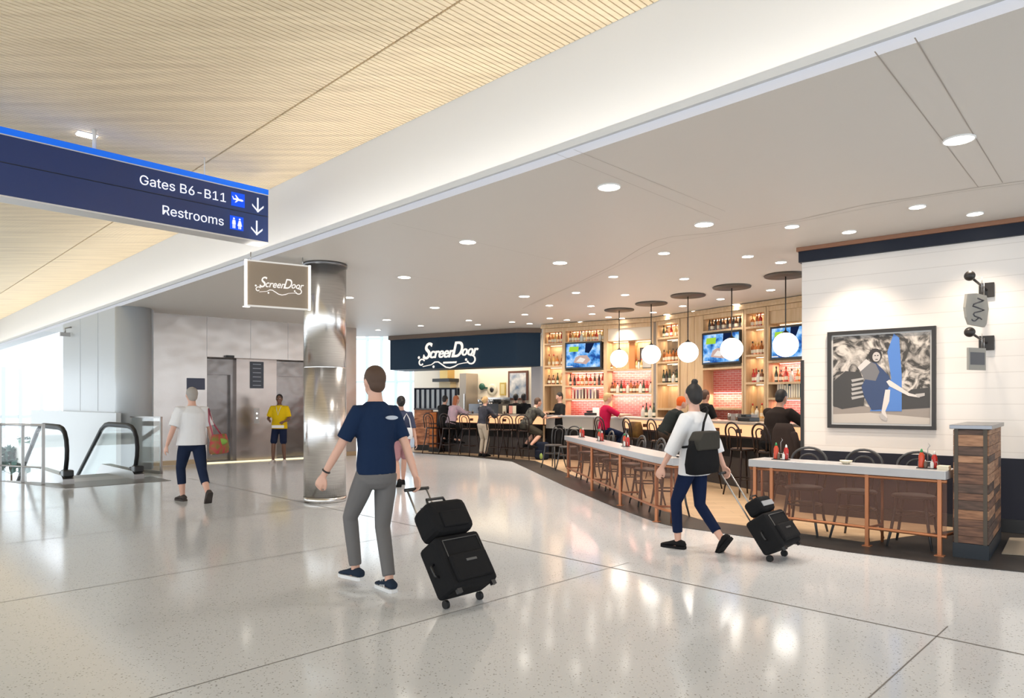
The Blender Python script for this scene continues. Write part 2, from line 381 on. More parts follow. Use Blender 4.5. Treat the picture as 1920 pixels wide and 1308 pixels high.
# ------------------------------------------------------------------ escalators
def balustrade_path(u0):
    pts = [(u0+.42, .16), (u0+.22, .17), (u0+.10, .26), (u0+.02, .45), (u0, .62), (u0+.05, .80), (u0+.17, .93), (u0+.34, 1.0), (u0+.6, 1.03), (u0+1.9, 1.03), (u0+2.2, 1.0), (u0+2.5, .90)]
    L = 4.6*1.0; e = (u0+2.5+7.2, .90-7.2*math.tan(math.radians(30)))
    return pts+[e]
def escalator_side(v, label):
    t = thing('escalator_balustrade', label, 'escalator railing', uv(14.66, v, 0), RZ, 'escalator balustrades')
    path = [(u-14.66, z) for u, z in balustrade_path(14.66)]
    b = MB(); b.tube([(u, 0, z) for u, z in path], .038, 10, flat=1.4); obj('handrail', b, RUB, t)
    b = MB(); b.tube([(u+.035 if i < 6 else u, 0, z-(.035 if i > 5 else 0)) for i, (u, z) in enumerate(path)], .022, 8); obj('rail_guide', b, SATIN, t)
    g = MB(); top = path[1:]; vs = []
    bot = [(max(u, .1), min(.12, z)) if u < 2.1 else (u, z-.92) for u, z in top]
    n = len(top)
    for s_ in (-.006, .006): vs += [(u, s_, z-.03) for u, z in top]+[(u, s_, z) for u, z in bot]
    fs = []
    for o_ in (0, 2*n):
        for i in range(n-1): fs.append((o_+i, o_+i+1, o_+n+i+1, o_+n+i))
    g.add(vs, fs); obj('glass_panel', g, GLASS, t)
    prof = [(-.12, 0.002), (-.12, .10), (0.0, .16), (2.15, .16), (9.7, .16-7.4*math.tan(math.radians(30)))]
    low = [(-.12, 0.002), (-.1, .002), (.0, .002), (2.3, -.35), (9.7, -.35-7.2*math.tan(math.radians(30)))]
    rings = [[(a[0], -.09, a[1]), (a[0], .09, a[1]), (c[0], .09, c[1]), (c[0], -.09, c[1])] for a, c in zip(prof, low)]
    b.loft(rings, smooth=False); obj('skirt', b, SATIN, t)
    b = MB(); b.box((-.02, 0, .2), (.22, .17, .12)); obj('handrail_inlet', b, BLK, t, bevel=.02)
escalator_side(4.27, 'escalator balustrade with black handrail in front of the white parapet wall')
escalator_side(3.09, 'escalator balustrade with black handrail nearest the left frame edge')
st = thing('escalator_steps', 'descending grey escalator steps between the two glass balustrades', 'escalator', uv(14.9, 3.68, 0), RZ)
b = MB()
for k in range(18):
    u0 = .9+.4*k; z = -.01 if k < 2 else -.01-(k-1)*.231
    b.box((u0, 0, z-.1), (.4, 1.0, .2))
obj('step_band', b, mat('step_metal', (.32, .33, .34), .45, .8), st)
b = MB(); b.span((0.0, -.5, -.12), (.7, .5, .004)); obj('comb_plate', b, SATIN, st)
cp = MB(); cp.prism([tuple(uv(a, b_)[:2]) for a, b_ in ((13.88, 2.96), (13.85, 4.62), (14.9, 4.62), (14.9, 2.96))], .0008, .006)
cp.prism([tuple(uv(a, b_)[:2]) for a, b_ in ((13.9, 2.9), (13.9, 2.96), (14.9, 2.96), (16.1, 2.42), (16.1, 2.3))], .0008, .006)
struct('trim_2', cp, mat('landing_plate', (.20, .19, .18), .35, .7), 'dark metal landing plate in front of the escalators')
# guard rail left of the escalators, and steel posts
t = thing('guard_rail', 'slim steel guard rail with posts at the left side of the escalator well', 'railing', uv(14.95, 2.78, 0), RZ)
b = MB(); b.tube([(0, 0, 1.08), (1.2, .5, 1.08)], .022); b.tube([(.02, 0, .3), (1.2, .5, .3)], .015); obj('rail', b, SATIN, t)
for q, (x, y) in enumerate(((.02, 0), (.55, .22), (1.15, .48))):
    b = MB(); b.box((x, y, .556), (.05, .05, 1.1)); obj('post', b, SATIN, t)
b = MB(); b.add([(.05, .02, .12), (1.12, .47, .12), (1.12, .47, 1.02), (.05, .02, 1.02)], [(0, 1, 2, 3)]); obj('glass_panel', b, GLASS, t)
P1, P2 = G(303, 888), D(246, 14.9)
t = thing('glass_barrier', 'clear glass barrier with metal edges behind the right escalator handrail', 'barrier', P1, line_rz(P1, P2))
L = (P2-P1).length
b = MB(); b.span((0.03, -.008, .06), (L, .008, 1.17)); obj('glass_panel', b, GLASS, t)
b = MB(); b.span((0, -.02, .0), (.035, .02, 1.19)); obj('end_post', b, SATIN, t)
b = MB(); b.span((0, -.025, 1.17), (L, .025, 1.2)); obj('top_rail', b, SATIN, t); b = MB(); b.span((0, -.025, 0.0), (L, .025, .06)); obj('bottom_rail', b, SATIN, t)

# ------------------------------------------------------------------ elevator wall
RE = line_rz(E0, E1); LE = (E1-E0).length
def epx(px): return ray_hit(px, E0, E1)[1]*LE
x0, x1, x2 = epx(388), epx(455), epx(567)
xr = epx(640)
ew = MB(); ZO = 2.62
ew.span((0, 0, 0), (x0, .25, ZC)); ew.span((x0, 0, ZO), (xr, .25, ZC)); ew.span((xr, 0, 0), (LE, .25, ZC))
ew.span((x0, .95, 0), (xr, 1.05, ZC))
ew.span((x0-.05, .25, 0), (x0, .95, ZC)); ew.span((xr, .25, 0), (xr+.05, .95, ZC)); ew.span((x0, .25, ZO), (xr, .95, ZO+.05))
ew.cur = 1
for px in (388, 470, 540, 605): x = epx(px); ew.span((x-.004, -.002, ZO), (x+.004, .001, ZC))
o = struct('wall_elevator', ew, [STEELW, STEELD], 'brushed steel panel wall around the elevators', loc=E0, rz=RE)
bb = MB(); bb.span((0, -.012, .006), (x0, 0, .12)); bb.span((xr, -.012, .006), (LE, 0, .12)); struct('baseboard_elevator', bb, mat('warm_base', (.45, .33, .2), .3, .6), loc=E0, rz=RE)
def elevator(xa, xb, label):
    t = thing('elevator', label, 'elevator', E0+Matrix.Rotation(RE, 3, 'Z')@V((xa, .5, .006)), RE, 'elevators')
    wd = xb-xa
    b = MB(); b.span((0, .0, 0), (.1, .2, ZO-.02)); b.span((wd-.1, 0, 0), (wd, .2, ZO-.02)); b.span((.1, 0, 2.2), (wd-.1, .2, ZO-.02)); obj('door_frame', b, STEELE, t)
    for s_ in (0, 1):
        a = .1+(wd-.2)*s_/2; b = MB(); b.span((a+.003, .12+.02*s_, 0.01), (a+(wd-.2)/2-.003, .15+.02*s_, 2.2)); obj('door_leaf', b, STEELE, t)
    b = MB(); b.span((.1, .0, 0), (wd-.1, .2, .008)); obj('threshold', b, SATIN, t)
xm0, xm1 = epx(452), epx(528)
elevator(x0+.02, xm0, 'brushed steel elevator entrance left of the dark sign panel')
elevator(xm1, xr-.02, 'brushed steel elevator entrance behind the person in yellow')
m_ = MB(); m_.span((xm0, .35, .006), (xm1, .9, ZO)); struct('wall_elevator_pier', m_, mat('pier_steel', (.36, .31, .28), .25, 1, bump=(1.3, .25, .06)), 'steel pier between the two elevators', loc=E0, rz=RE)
def onE(px, py, y=0):
    x = epx(px); d = (E0+(E1-E0)*x/LE).y; return x, zof(py, d)
xa, za = onE(470, 727); xb, zb = onE(496, 677)
tg = thing('directory_sign', 'black directory sign panel on the steel pier between elevators', 'sign', E0+Matrix.Rotation(RE, 3, 'Z')@V(((xa+xb)/2+.1, .345, (za+zb)/2)), RE)
b = MB(); b.box((0, 0, 0), (xb-xa, .02, zb-za)); obj('panel', b, mat('sign_black', (.02, .025, .04), .3), tg)
for r_ in range(6): 
    b = MB(); b.box((.0, -.011, .28-.11*r_), ((xb-xa)*.6, .002, .022)); obj('text_line', b, mat('sign_grey', (.35, .37, .42), .5), tg)
tg = thing('call_button_panel', 'small call button panel below the directory sign', 'button panel', E0+Matrix.Rotation(RE, 3, 'Z')@V(((xa+xb)/2+.1, .345, 1.15)), RE)
b = MB(); b.box((0, 0, 0), (.14, .012, .4)); obj('plate', b, SATIN, tg)
for zz in (-.06, .06): b = MB(); b.lathe([(.02, 0), (.02, .01)]); o = obj('button', b, LIT, tg, (0, -.008, zz)); o.rotation_euler.x = math.pi/2
xa, za = onE(350, 730); xb, zb = onE(384, 709)
tg = thing('wall_sign', 'small dark sign plate on the steel wall left of the elevators', 'sign', E0+Matrix.Rotation(RE, 3, 'Z')@V(((xa+xb)/2, -.008, (za+zb)/2)), RE)
b = MB(); b.box((0, 0, 0), (xb-xa, .012, zb-za)); obj('panel', b, mat('sign_violet', (.03, .035, .075), .3), tg)
xa, za = onE(429, 661)
tg = thing('exit_beacon', 'small black beacon above the left elevator opening', 'fixture', E0+Matrix.Rotation(RE, 3, 'Z')@V((xa, -.06, ZO+.02)), RE)
b = MB(); b.box((0, 0, 0), (.2, .12, .06)); obj('housing', b, BLK, tg, bevel=.01)
# low glow at the base of the elevator recess (a lit floor line in the photo)
lg = thing('floor_light', 'warm light line along the floor of the elevator recess', 'light', E0+Matrix.Rotation(RE, 3, 'Z')@V(((x0+xr)/2, .04, .012)), RE)
b = MB(); b.box((0, 0, 0), (xr-x0, .05, .02)); obj('strip', b, emis('floor_led', (1, .85, .5), 1.3), lg)

# ------------------------------------------------------------------ steel column
t = thing('steel_column', 'tall round polished steel column beside the walking person in navy', 'column', D(609.5, 10.4))
b = MB(); b.lathe([(.315, 0.085), (.315, 2.02)], n=64); b.lathe([(.312, 2.02), (.312, 2.03)], n=64, cap=False); b.lathe([(.315, 2.03), (.315, ZC-.05)], n=64); obj('cladding', b, STEEL, t)
b = MB(); b.lathe([(.317, 0), (.317, .08)], n=64); obj('base_ring', b, STEEL, t)
b = MB(); b.lathe([(.33, ZC-.05), (.33, ZC)], n=64); obj('top_ring', b, STEELD, t)

# ------------------------------------------------------------------ opening beyond: window wall behind the column
bw = MB(); A, B = D(560, 33), D(1010, 29); Lb = (B-A).length; rb = line_rz(A, B)
for k in range(17):
    x = Lb*k/16; bw.span((x-.06, -.06, 0), (x+.06, .06, 8))
for z in (.0, 2.4, 4.4, 6.4): bw.span((0, -.05, z), (Lb, .05, z+.1))
struct('window_2', bw, mat('blue_mullion', (.45, .58, .64), .4), 'tall glazed wall beyond the concourse opening', 'window', loc=A, rz=rb)
b = MB(); b.quad((0, 0, 0), (Lb, 0, 0), (Lb, 0, 8), (0, 0, 8)); obj('pane', b, GLASS, bpy.data.objects['window_2'])
kw = MB(); kw.span((0, 0, 0), (1.1, .2, ZC)); 
for i, px in enumerate((764, 771)):
    p = D(px-4, 22.6+i*.8)
    t = thing('lounge_chair', 'dark waiting-area chair beyond the restaurant end, %s one' % ('nearer', 'farther')[i], 'chair', p, .6, 'waiting area chairs')
    b = MB(); b.box((0, 0, .42), (.6, .55, .12)); obj('seat', b, BLK, t, bevel=.03)
    b = MB(); b.box((0, .28, .75), (.6, .1, .55)); obj('backrest', b, BLK, t, bevel=.03)
    for sx in (-.26, .26): b = MB(); b.box((sx, 0, .19), (.04, .5, .37)); obj('leg', b, STEELD, t)

# ------------------------------------------------------------------ hanging wayfinding sign
KS = 1.68                                    # the letter heights below are given for a half-metre sign; the real one is this much larger
A, B = V((-6.55, 6.99, 0)), V((-3.6, 10.08, 0)); rs = line_rz(A, B); Ls = (B-A).length/KS
zb_, zt_ = zof(457, 10.08), zof(356, 10.08)
t = thing('wayfinding_sign', 'long blue hanging sign pointing to gates and restrooms', 'sign', V((A.x, A.y, zb_)), rs); t.scale = (KS, KS, KS)
hh = (zt_-zb_)/KS
SB = mat('sign_navy', (.018, .04, .15), .22); SB2 = mat('sign_blue_band', (.0, .13, .72), .3, emit=(0, .15, .9), es=.25)
b = MB(); b.span((0, 0, .012), (Ls, .16, hh-.04)); obj('box', b, SB, t)
b = MB(); b.span((0, -.006, hh-.045), (Ls, .166, hh)); obj('top_band', b, SB2, t)
b = MB(); b.span((0, -.004, hh-.052), (Ls, 0, hh-.045)); b.span((0, -.005, 0), (Ls, .165, .012)); obj('edge_strip', b, mat('sign_trim', (.62, .60, .58), .4), t)
b = MB(); b.span((0, -.002, .232), (Ls, 0, .238)); obj('divider', b, NAVY, t)
LW = emis('sign_letter', (.85, .87, .95), .85)
def sx(px): return ray_hit(px, A, B)[1]*Ls
for s_, x_, z_ in (('Gates B6-B11', 425, .285), ('Restrooms', 420, .085)):
    text('lettering', s_, .141, LW, t, (sx(x_), -.004, z_), align='RIGHT', ext=.002, plain=True)
ICB = emis('sign_icon_blue', (.02, .10, .85), .8)
for x_, z_ in ((446, .27), (443.5, .07)):
    b = MB(); b.span((sx(x_)-.058, -.005, z_), (sx(x_)+.058, -.001, z_+.115)); obj('icon_panel', b, ICB, t)
for x_, z_ in ((483, .255), (481, .055)):
    c = sx(x_); b = MB(); b.box((c, -.004, z_+.065), (.013, .004, .125))
    for s_ in (-1, 1):
        b.add([(c, -.006, z_), (c+s_*.052, -.006, z_+.05), (c+s_*.052, -.006, z_+.068), (c, -.006, z_+.019)], [(0, 1, 2, 3)])
    obj('arrow', b, LW, t)
c = sx(446); z_ = .27+.06; b = MB()
for poly_ in ([(-.045, -.008), (.035, -.012), (.048, -.002), (.035, .006), (-.03, .006)], [(-.01, 0), (.012, 0), (-.018, .034), (-.028, .034)], [(-.01, -.002), (.012, -.002), (-.02, -.03), (-.03, -.03)], [(-.045, -.004), (-.035, .0), (-.045, .02), (-.052, .02)]):
    b.quad(*[(c+x, -.0065, z_+y) for x, y in poly_])
obj('airplane_icon', b, LW, t)
b = MB()
for k, dx in enumerate((-.025, .025)):
    c = sx(443.5)+dx; z0 = .07
    b.quad(*[(c+.009*math.cos(a), -.0065, z0+.092+.009*math.sin(a)) for a in [i*math.pi/4 for i in range(8)]])
    b.quad(*[(c+x, -.0065, z0+y) for x, y in ([(-.016, .045), (-.012, .08), (.012, .08), (.016, .045)] if k == 0 else [(-.02, .035), (-.009, .08), (.009, .08), (.02, .035)])])
    for q in (-.007, .007): b.quad(*[(c+q+x, -.0065, z0+y) for x, y in [(-.005, .01), (-.005, .05), (.005, .05), (.005, .01)]])
obj('people_icon', b, LW, t)
for x_ in (183, 391):
    c = sx(x_); b = MB(); b.tube([(c, .08, hh), (c, .08, (ZW-zb_)/KS)], .014 if x_ == 183 else .005); obj('hanger_rod', b, mat('rod_white', (.8, .78, .74), .4), t)
p = G(163, 252, ZW); t = thing('square_downlight', 'small square recessed light in the wood slat ceiling', 'light', p, math.pi/4)
b = MB(); b.box((0, 0, -.012), (.20, .13, .02)); obj('diffuser', b, SUNW, t)
b = MB(); b.box((0, 0, -.004), (.23, .16, .01)); obj('trim_ring', b, WHITE, t)

# ------------------------------------------------------------------ small hanging restaurant sign
def screen_logo(t, wd, m, y=-.01, sub=False, th=.006):
    """script lettering with big initials and swashes, centred on 0,0"""
    k = wd/1.75
    text('lettering', 'S', .56*k, m, t, (-.70*k, y, -.12*k), shear=.35, off=.004*k, ext=th, sx=.85)
    text('lettering', 'creen', .36*k, m, t, (-.49*k, y, -.10*k), shear=.35, off=.004*k, ext=th, sx=.86)
    text('lettering', 'D', .52*k, m, t, (.16*k, y, -.10*k), shear=.35, off=.004*k, ext=th, sx=.75)
    text('lettering', 'oor', .34*k, m, t, (.44*k, y, -.07*k), shear=.35, off=.004*k, ext=th, sx=.85)
    b = MB(); r = .016*k
    b.tube([(-.72*k+.10*k*math.cos(a)*(1-.05*i), y, -.21*k+.10*k*math.sin(a)*(1-.05*i)) for i, a in enumerate([math.radians(30+25*j) for j in range(13)])], r*1.1, 6)
    b.tube([(x*k, y, z*k) for x, z in ((-.68, -.30), (-.55, -.28), (-.42, -.26), (-.32, -.20), (-.22, -.20), (-.1, -.27), (.0, -.33), (.12, -.35), (.25, -.32), (.36, -.27), (.5, -.25), (.62, -.24))], [r*.6]*3+[r]*6+[r*.6]*3, 6)
    b.tube([(.72*k+.11*k*math.cos(a), y, -.17*k+.10*k*math.sin(a)) for a in [math.radians(200+24*j) for j in range(12)]], r*1.2, 6)
    b.ball((-.36*k, y, -.31*k), (r*2, r, r*2), 8); b.ball((.58*k, y, -.17*k), (r*2, r, r*2), 8); b.ball((-.80*k, y, -.08*k), (r*2.2, r, r*2.2), 8)
    obj('swash', b, m, t)
    if sub: text('lettering', 'RESTAURANT', .062*k, m, t, (.12*k, y, -.245*k), shear=.1, ext=th, align='CENTER')
A, B = D(463, 9.52), D(578, 9.95); rs = line_rz(A, B); Ls = (B-A).length; z0, z1 = zof(571, 9.52), zof(489, 9.52)
t = thing('hanging_sign', 'tan glass hanging restaurant sign with lit edges near the steel column', 'sign', (A+B)/2+V((0, 0, (z0+z1)/2)), rs)
b = MB(); b.box((0, 0, 0), (Ls, .03, z1-z0)); obj('panel', b, TINT, t)
b = MB(); q = (z1-z0)/2
b.span((-Ls/2-.03, -.03, -q-.02), (-Ls/2, .03, q+.02)); b.span((Ls/2, -.03, -q-.02), (Ls/2+.03, .03, q+.02)); obj('lit_end', b, LIT, t)
b = MB(); b.span((-Ls/2, -.02, -q-.02), (Ls/2, .02, -q)); b.span((-Ls/2, -.02, q), (Ls/2, .02, q+.02)); obj('edge_strip', b, emis('soft_edge', (1, .95, .88), .55), t)
screen_logo(t, Ls*.80, emis('sign_print', (1, .94, .88), .75), -.022, th=.001)
for x in (-Ls/2+.05, Ls/2-.08): b = MB(); b.tube([(x, 0, q), (x, 0, ZC-(z0+z1)/2)], .008); obj('hanger_rod', b, SATIN, t)

# ------------------------------------------------------------------ downlights
DL = [(1798, 261, 1.5), (1142, 350, 1.5), (1320, 420, 1.5), (877, 453, 1.5), (1050, 492, 1.5), (758, 519, 1.5), (983, 555, 1.3), (815, 576, 1.3), (1720, 387, 1), (1828, 400, 1), (1592, 434, 1), (1485, 424, 1), (1245, 474, 1), (1402, 480, 1), (1464, 491, 1), (1150, 518, 1), (1283, 522, 1), (1080, 548, 1), (1172, 552, 1), (1108, 573, 1), (1110, 588, 1), (1030, 572, 1), (984, 589, 1), (1031, 596, 1), (1351, 560, 1), (1380, 570, 1), (1445, 543, 1), (1280, 573, 1), (1303, 583, 1), (1225, 585, 1), (1250, 589, 1), (1141, 594, 1), (1166, 596, 1), (1063, 599, 1), (1089, 603, 1), (960, 603, 1), (993, 606, 1), (879, 600, 1), (789, 610, 1), (896, 608, 1), (653, 557, 1.2), (725, 599, 1.2), (709, 618, 1), (462, 574, 1)]
lamp_proto = None
def place_word(px, py):
    if px < 740: return 'near the steel column'
    if px > 1590: return 'over the white plank wall'
    if py < 560 and px < 1060: return 'over the open concourse edge'
    if px < 1000: return 'in front of the blue sign band'
    if px < 1180: return 'before the left television'
    if px < 1330: return 'among the globe pendants'
    return 'toward the right televisions'
cnt = {}
for px, py, k in sorted(DL):
    pw_ = place_word(px, py); cnt[pw_] = cnt.get(pw_, 0)+1
ordw = ['', 'first', 'second', 'third', 'fourth', 'fifth', 'sixth', 'seventh', 'eighth', 'ninth', 'tenth', 'eleventh', 'twelfth', 'thirteenth', 'fourteenth', 'fifteenth', 'sixteenth', 'seventeenth', 'eighteenth', 'nineteenth', 'twentieth']
seen = {}
for px, py, k in sorted(DL):
    p = G(px, py, ZC); pw_ = place_word(px, py); seen[pw_] = seen.get(pw_, 0)+1
    lab = 'round recessed ceiling downlight %s, %s from the left there' % (pw_, ordw[seen[pw_]])
    if lamp_proto is None:
        t = lamp_proto = thing('ceiling_downlight', lab, 'light', p, 0, 'recessed round downlights')
        b = MB(); b.lathe([(.078, 0), (.078, -.012), (.085, -.012), (.085, 0)], n=24, cap=False); obj('trim_ring', b, WHITE, t)
        b = MB(); b.lathe([(.001, -.008), (.076, -.008), (.076, -.004), (.001, -.004)], n=24); obj('lens', b, SUNW, t)
    else: t = dup(lamp_proto, p, 0, lab)
    if k > 1: t.scale = (1.35, 1.35, 1)
    L_ = bpy.data.lights.new('downlight', 'SPOT'); L_.energy = SPOT_W*(1.3 if k > 1 else 1)*(2.2 if px == 1592 else 1.3 if px in (1828, 1720) else 1); L_.spot_size = math.radians(100); L_.spot_blend = .8
    L_.shadow_soft_size = .06; L_.color = (1, .80, .60) if px > 740 and k == 1 else (1, .9, .8)
    lo = bpy.data.objects.new('downlight_lamp', L_); C.objects.link(lo); lo.parent = t; lo.location = (0, 0, -.03)

# ------------------------------------------------------------------ blue sign bulkhead and kitchen behind it
FA, FB, FC_ = G(731.5, 630, ZC), G(967.5, 615, ZC), G(1013.5, 616, ZC)
FC_ = D(1013.5, 19.35)
fz = 2.53
b = MB(); b.prism([(FA.x, FA.y), (FB.x, FB.y), (FC_.x, FC_.y), (FC_.x, FC_.y+.5), (FA.x+.3, FA.y+1.2)], fz, ZC-.13)
struct('wall_bulkhead', b, TEAL, 'blue painted bulkhead carrying the lit restaurant lettering')
b = MB(); n_ = V((.05, -.08, 0)); P = [FA+V((-.05, -.06, 0)), FB+V((0, -.08, 0)), FC_+V((.03, -.08, 0)), FC_+V((.03, .4, 0)), FA+V((.2, 1.1, 0))]
b.prism([(p.x, p.y) for p in P], ZC-.13, ZC-.005); struct('trim_3', b, mat('brown_crown', (.16, .11, .08), .5), 'brown crown moulding on top of the blue bulkhead')
rs = line_rz(FA, FB); Ls = (FB-FA).length
hc, tt_ = ray_hit(838, FA, FB)
t = thing('lit_wall_sign', 'white script restaurant lettering glowing on the blue bulkhead', 'sign', hc+V((0, 0, zof(662, hc.y))), rs)
wl_ = (ray_hit(896, FA, FB)[1]-ray_hit(781, FA, FB)[1])*Ls
screen_logo(t, wl_*.98, HALO, -.06, sub=True, th=.02)
# kitchen back wall and what hangs on it
KA, KB = D(776, 24.6), D(1016, 21.2); rk = line_rz(KA, KB); Lk = (KB-KA).length
b = MB(); b.span((0, 0, .0095), (Lk, .15, ZC))
CREAM = mat('cream_wall', (.72, .64, .52), .6)
struct('wall_kitchen', b, CREAM, 'cream kitchen wall behind the counter', loc=KA, rz=rk)
def onK(px): return ray_hit(px, KA, KB)[1]*Lk
def kbox(name, label, cat, px0, py0, px1, py1, depth, m, y0=-.001, extra=None):
    xa, xb = onK(px0), onK(px1); d = ray_hit((px0+px1)/2, KA, KB)[0].y; za, zb = zof(py1, d), zof(py0, d)
    t = thing(name, label, cat, KA+Matrix.Rotation(rk, 3, 'Z')@V(((xa+xb)/2, y0, za)), rk); W, Hh = xb-xa, zb-za
    return t, W, Hh
t, W, Hh = kbox('exhaust_hood', 'brass and dark exhaust hood on the kitchen wall', 'hood', 832, 690, 858, 730, .5, STEEL)
b = MB(); b.span((-W*.28, -.35, Hh*.5), (W*.28, 0, Hh+.25)); obj('duct', b, mat('brass', (.55, .38, .15), .35, .8), t)
b = MB(); b.span((-W*.6, -.5, Hh*.35), (W*.6, 0, Hh*.5)); obj('canopy', b, BLK, t)
b = MB(); b.span((-W*.4, -.3, 0), (W*.4, 0, Hh*.35)); obj('back_panel', b, mat('warm_panel', (.75, .6, .35), .5), t)
t, W, Hh = kbox('framed_poster', 'dark framed poster with blue and white scene on the kitchen wall', 'picture', 954, 695, 991, 750, .05, BLK)
b = MB(); b.span((-W/2, -.04, 0), (W/2, 0, Hh)); b.cur = 0; obj('frame', b, mat('brown_frame', (.10, .04, .025), .4), t)
b = MB(); b.span((-W/2+.07, -.045, .07), (W/2-.07, -.03, Hh-.07)); obj('print', b, mat('poster_print', (.10, .16, .25), .4, noise=((.62, .6, .58), 3.5, (1, 1, 1))), t)
t, W, Hh = kbox('round_plate', 'round cream and dark plate hanging on the kitchen wall', 'plate', 914, 719, 933, 742, .05, BLK)
b = MB(); b.lathe([(Hh/2, 0), (Hh/2, .03), (Hh*.3, .035), (.01, .035)], n=28); o = obj('dish', b, mat('plate_cream', (.6, .55, .42), .4), t, (0, 0, Hh/2)); o.rotation_euler.x = math.pi/2
b = MB(); b.lathe([(Hh*.2, .03), (Hh*.2, .045), (.005, .046)], n=24); o = obj('center_disc', b, BLK, t, (0, 0, Hh/2)); o.rotation_euler.x = math.pi/2
t, W, Hh = kbox('wall_ornament', 'dark green ornament on the kitchen wall left of the round plate', 'ornament', 900, 718, 911, 731, .05, BLK)
b = MB(); b.ball((0, -.05, Hh/2), (W/2, .05, Hh/2)); b.box((W*.6, -.02, Hh*.3), (W*.6, .03, .05)); obj('body', b, mat('deep_green', (.02, .09, .06), .4), t)
t, W, Hh = kbox('gilt_picture', 'tall narrow gilt picture on the kitchen wall right of the round plate', 'picture', 938, 717, 949, 741, .05, BLK)
b = MB(); b.span((-W/2, -.03, 0), (W/2, 0, Hh)); obj('frame', b, mat('gilt', (.6, .42, .12), .35, .6), t); b = MB(); b.span((-W*.3, -.035, Hh*.12), (W*.3, -.03, Hh*.88)); obj('print', b, mat('ochre', (.6, .5, .25), .5), t)
t, W, Hh = kbox('range_unit', 'dark steel cooking range against the kitchen wall', 'range', 905, 752, 960, 800, .6, BLK)
b = MB(); b.span((-W/2, -.7, -.25), (W/2, 0, Hh*.9)); obj('body', b, STEELD, t); b = MB(); b.span((-W/2, -.1, Hh*.9), (W/2, 0, Hh*1.15)); obj('backsplash', b, STEEL, t)
for i in range(4): b = MB(); b.lathe([(.13, 0), (.15, .14), (.14, .15), (.12, .02), (.01, .02)], (-W/2+.3+i*(W-.6)/3, -.4, Hh*.9)); obj('pan', b, BLK if i % 2 else STEEL, t)
t, W, Hh = kbox('pot_rack', 'dark hanging pan shelf beside the hood', 'shelf', 862, 722, 882, 745, .3, BLK)
b = MB(); b.span((-W/2, -.3, Hh*.7), (W/2, 0, Hh*.75)); obj('shelf_board', b, BLK, t)
for i in range(3): b = MB(); b.ball((-W/3+i*W/3, -.15, Hh*.5), (.1, .05, .13)); b.tube([(-W/3+i*W/3, -.15, Hh*.6), (-W/3+i*W/3, -.15, Hh*.7)], .01); obj('pan', b, BLK, t)
t, W, Hh = kbox('steel_refrigerator', 'grey steel upright cabinet in the kitchen', 'refrigerator', 884, 696, 896, 790, .5, STEELD)
b = MB(); b.span((-W/2, -.6, -.35), (W/2, -.01, Hh*.95)); obj('body', b, mat('warm_steel', (.4, .34, .28), .4, .5), t); b = MB(); b.box((W*.3, -.62, Hh*.4), (.03, .03, .5)); obj('handle', b, STEEL, t)
b = MB(); A, B = D(996, 19.9), D(1014, 19.5); rr = line_rz(A, B); b.span((0, 0, .0095), ((B-A).length, .12, fz)); struct('wall_kitchen_return', b, mat('grey_column', (.45, .42, .42), .5), 'pale return wall at the right end of the kitchen', loc=A, rz=rr)
for k_, (px_, d_) in enumerate(((850, 22.2), (935, 21.2))):  # fill lights added out of view behind the bulkhead to brighten the kitchen
    p = D(px_, d_, ZC); t = thing('kitchen_fill_light', 'added warm fill light hidden over the kitchen, %s of two' % ('left', 'right')[k_], 'light', p, rk, 'added kitchen fill lights')
    b = MB(); b.box((0, 0, -.015), (1.3, .22, .028)); obj('diffuser', b, emis('kitchen_fill_lamp', (1, .88, .7), 6), t)
    b = MB(); b.box((0, 0, -.006), (1.4, .3, .01)); obj('housing', b, WHITE, t)
    L_ = bpy.data.lights.new('kitchen', 'AREA'); L_.shape = 'RECTANGLE'; L_.size = 1.3; L_.size_y = .2; L_.energy = 38; L_.color = (1, .86, .68)
    lo = bpy.data.objects.new('kitchen_fill_lamp', L_); C.objects.link(lo); lo.parent = t; lo.location = (0, 0, -.04)
# slatted partition and wood end panels
A, B = D(779, 21.4), D(855, 20.9); rr = line_rz(A, B); L = (B-A).length
t = thing('slatted_screen', 'dark framed screen with milky panes on the low wood end wall', 'screen', A, rr)
z0, z1 = zof(768, 21.2), zof(727, 21.2)
b = MB(); b.span((0, -.03, z1-.05), (L, .03, z1)); b.span((0, -.03, z0), (L, .03, z0+.04)); obj('frame', b, NAVY, t)
for i in range(9): b = MB(); b.span((L*i/8-.03, -.03, z0), (L*i/8+.03, .03, z1)); obj('slat', b, NAVY, t)
b = MB(); b.span((0, -.006, z0), (L, .006, z1)); obj('pane', b, glassy('milky_pane', (.8, .85, .9), .1, .2, .5, (.7, .75, .8)), t)
t = thing('end_wall', 'low end wall clad in weathered orange reclaimed boards under the slatted screen', 'partition', A+V((0, -.02, 0)), rr)
ORW = mat('orange_reclaimed', (.22, .07, .03), .6, noise=((.62, .26, .12), 3.5, (1, 1, 5)))
b = MB(); b.span((0, -.06, .18), (L*.42, .06, z0)); obj('cladding', b, ORW, t)
b = MB(); b.span((-.02, -.08, z0), (L, .08, z0+.05)); obj('cap', b, STEELD, t)
b = MB(); b.span((0, -.07, .0095), (L*.42, .07, .18)); obj('plinth', b, BLK, t)
A = D(804, 20.6)
t = thing('host_cabinet', 'glossy orange-brown wooden cabinet at the left end of the counter', 'cabinet', A, rr-.2)
b = MB(); b.span((0, 0, .12), (.34, .5, 1.22)); obj('body', b, mat('dark_walnut', (.06, .02, .01), .35), t)
for i in range(3): b = MB(); b.span((.04, -.02, .16+.36*i), (.30, 0, .48+.36*i)); obj('drawer', b, mat('amber_wood', (.55, .17, .03), .3, noise=((.35, .09, .02), 4, (1, 1, 5))), t)
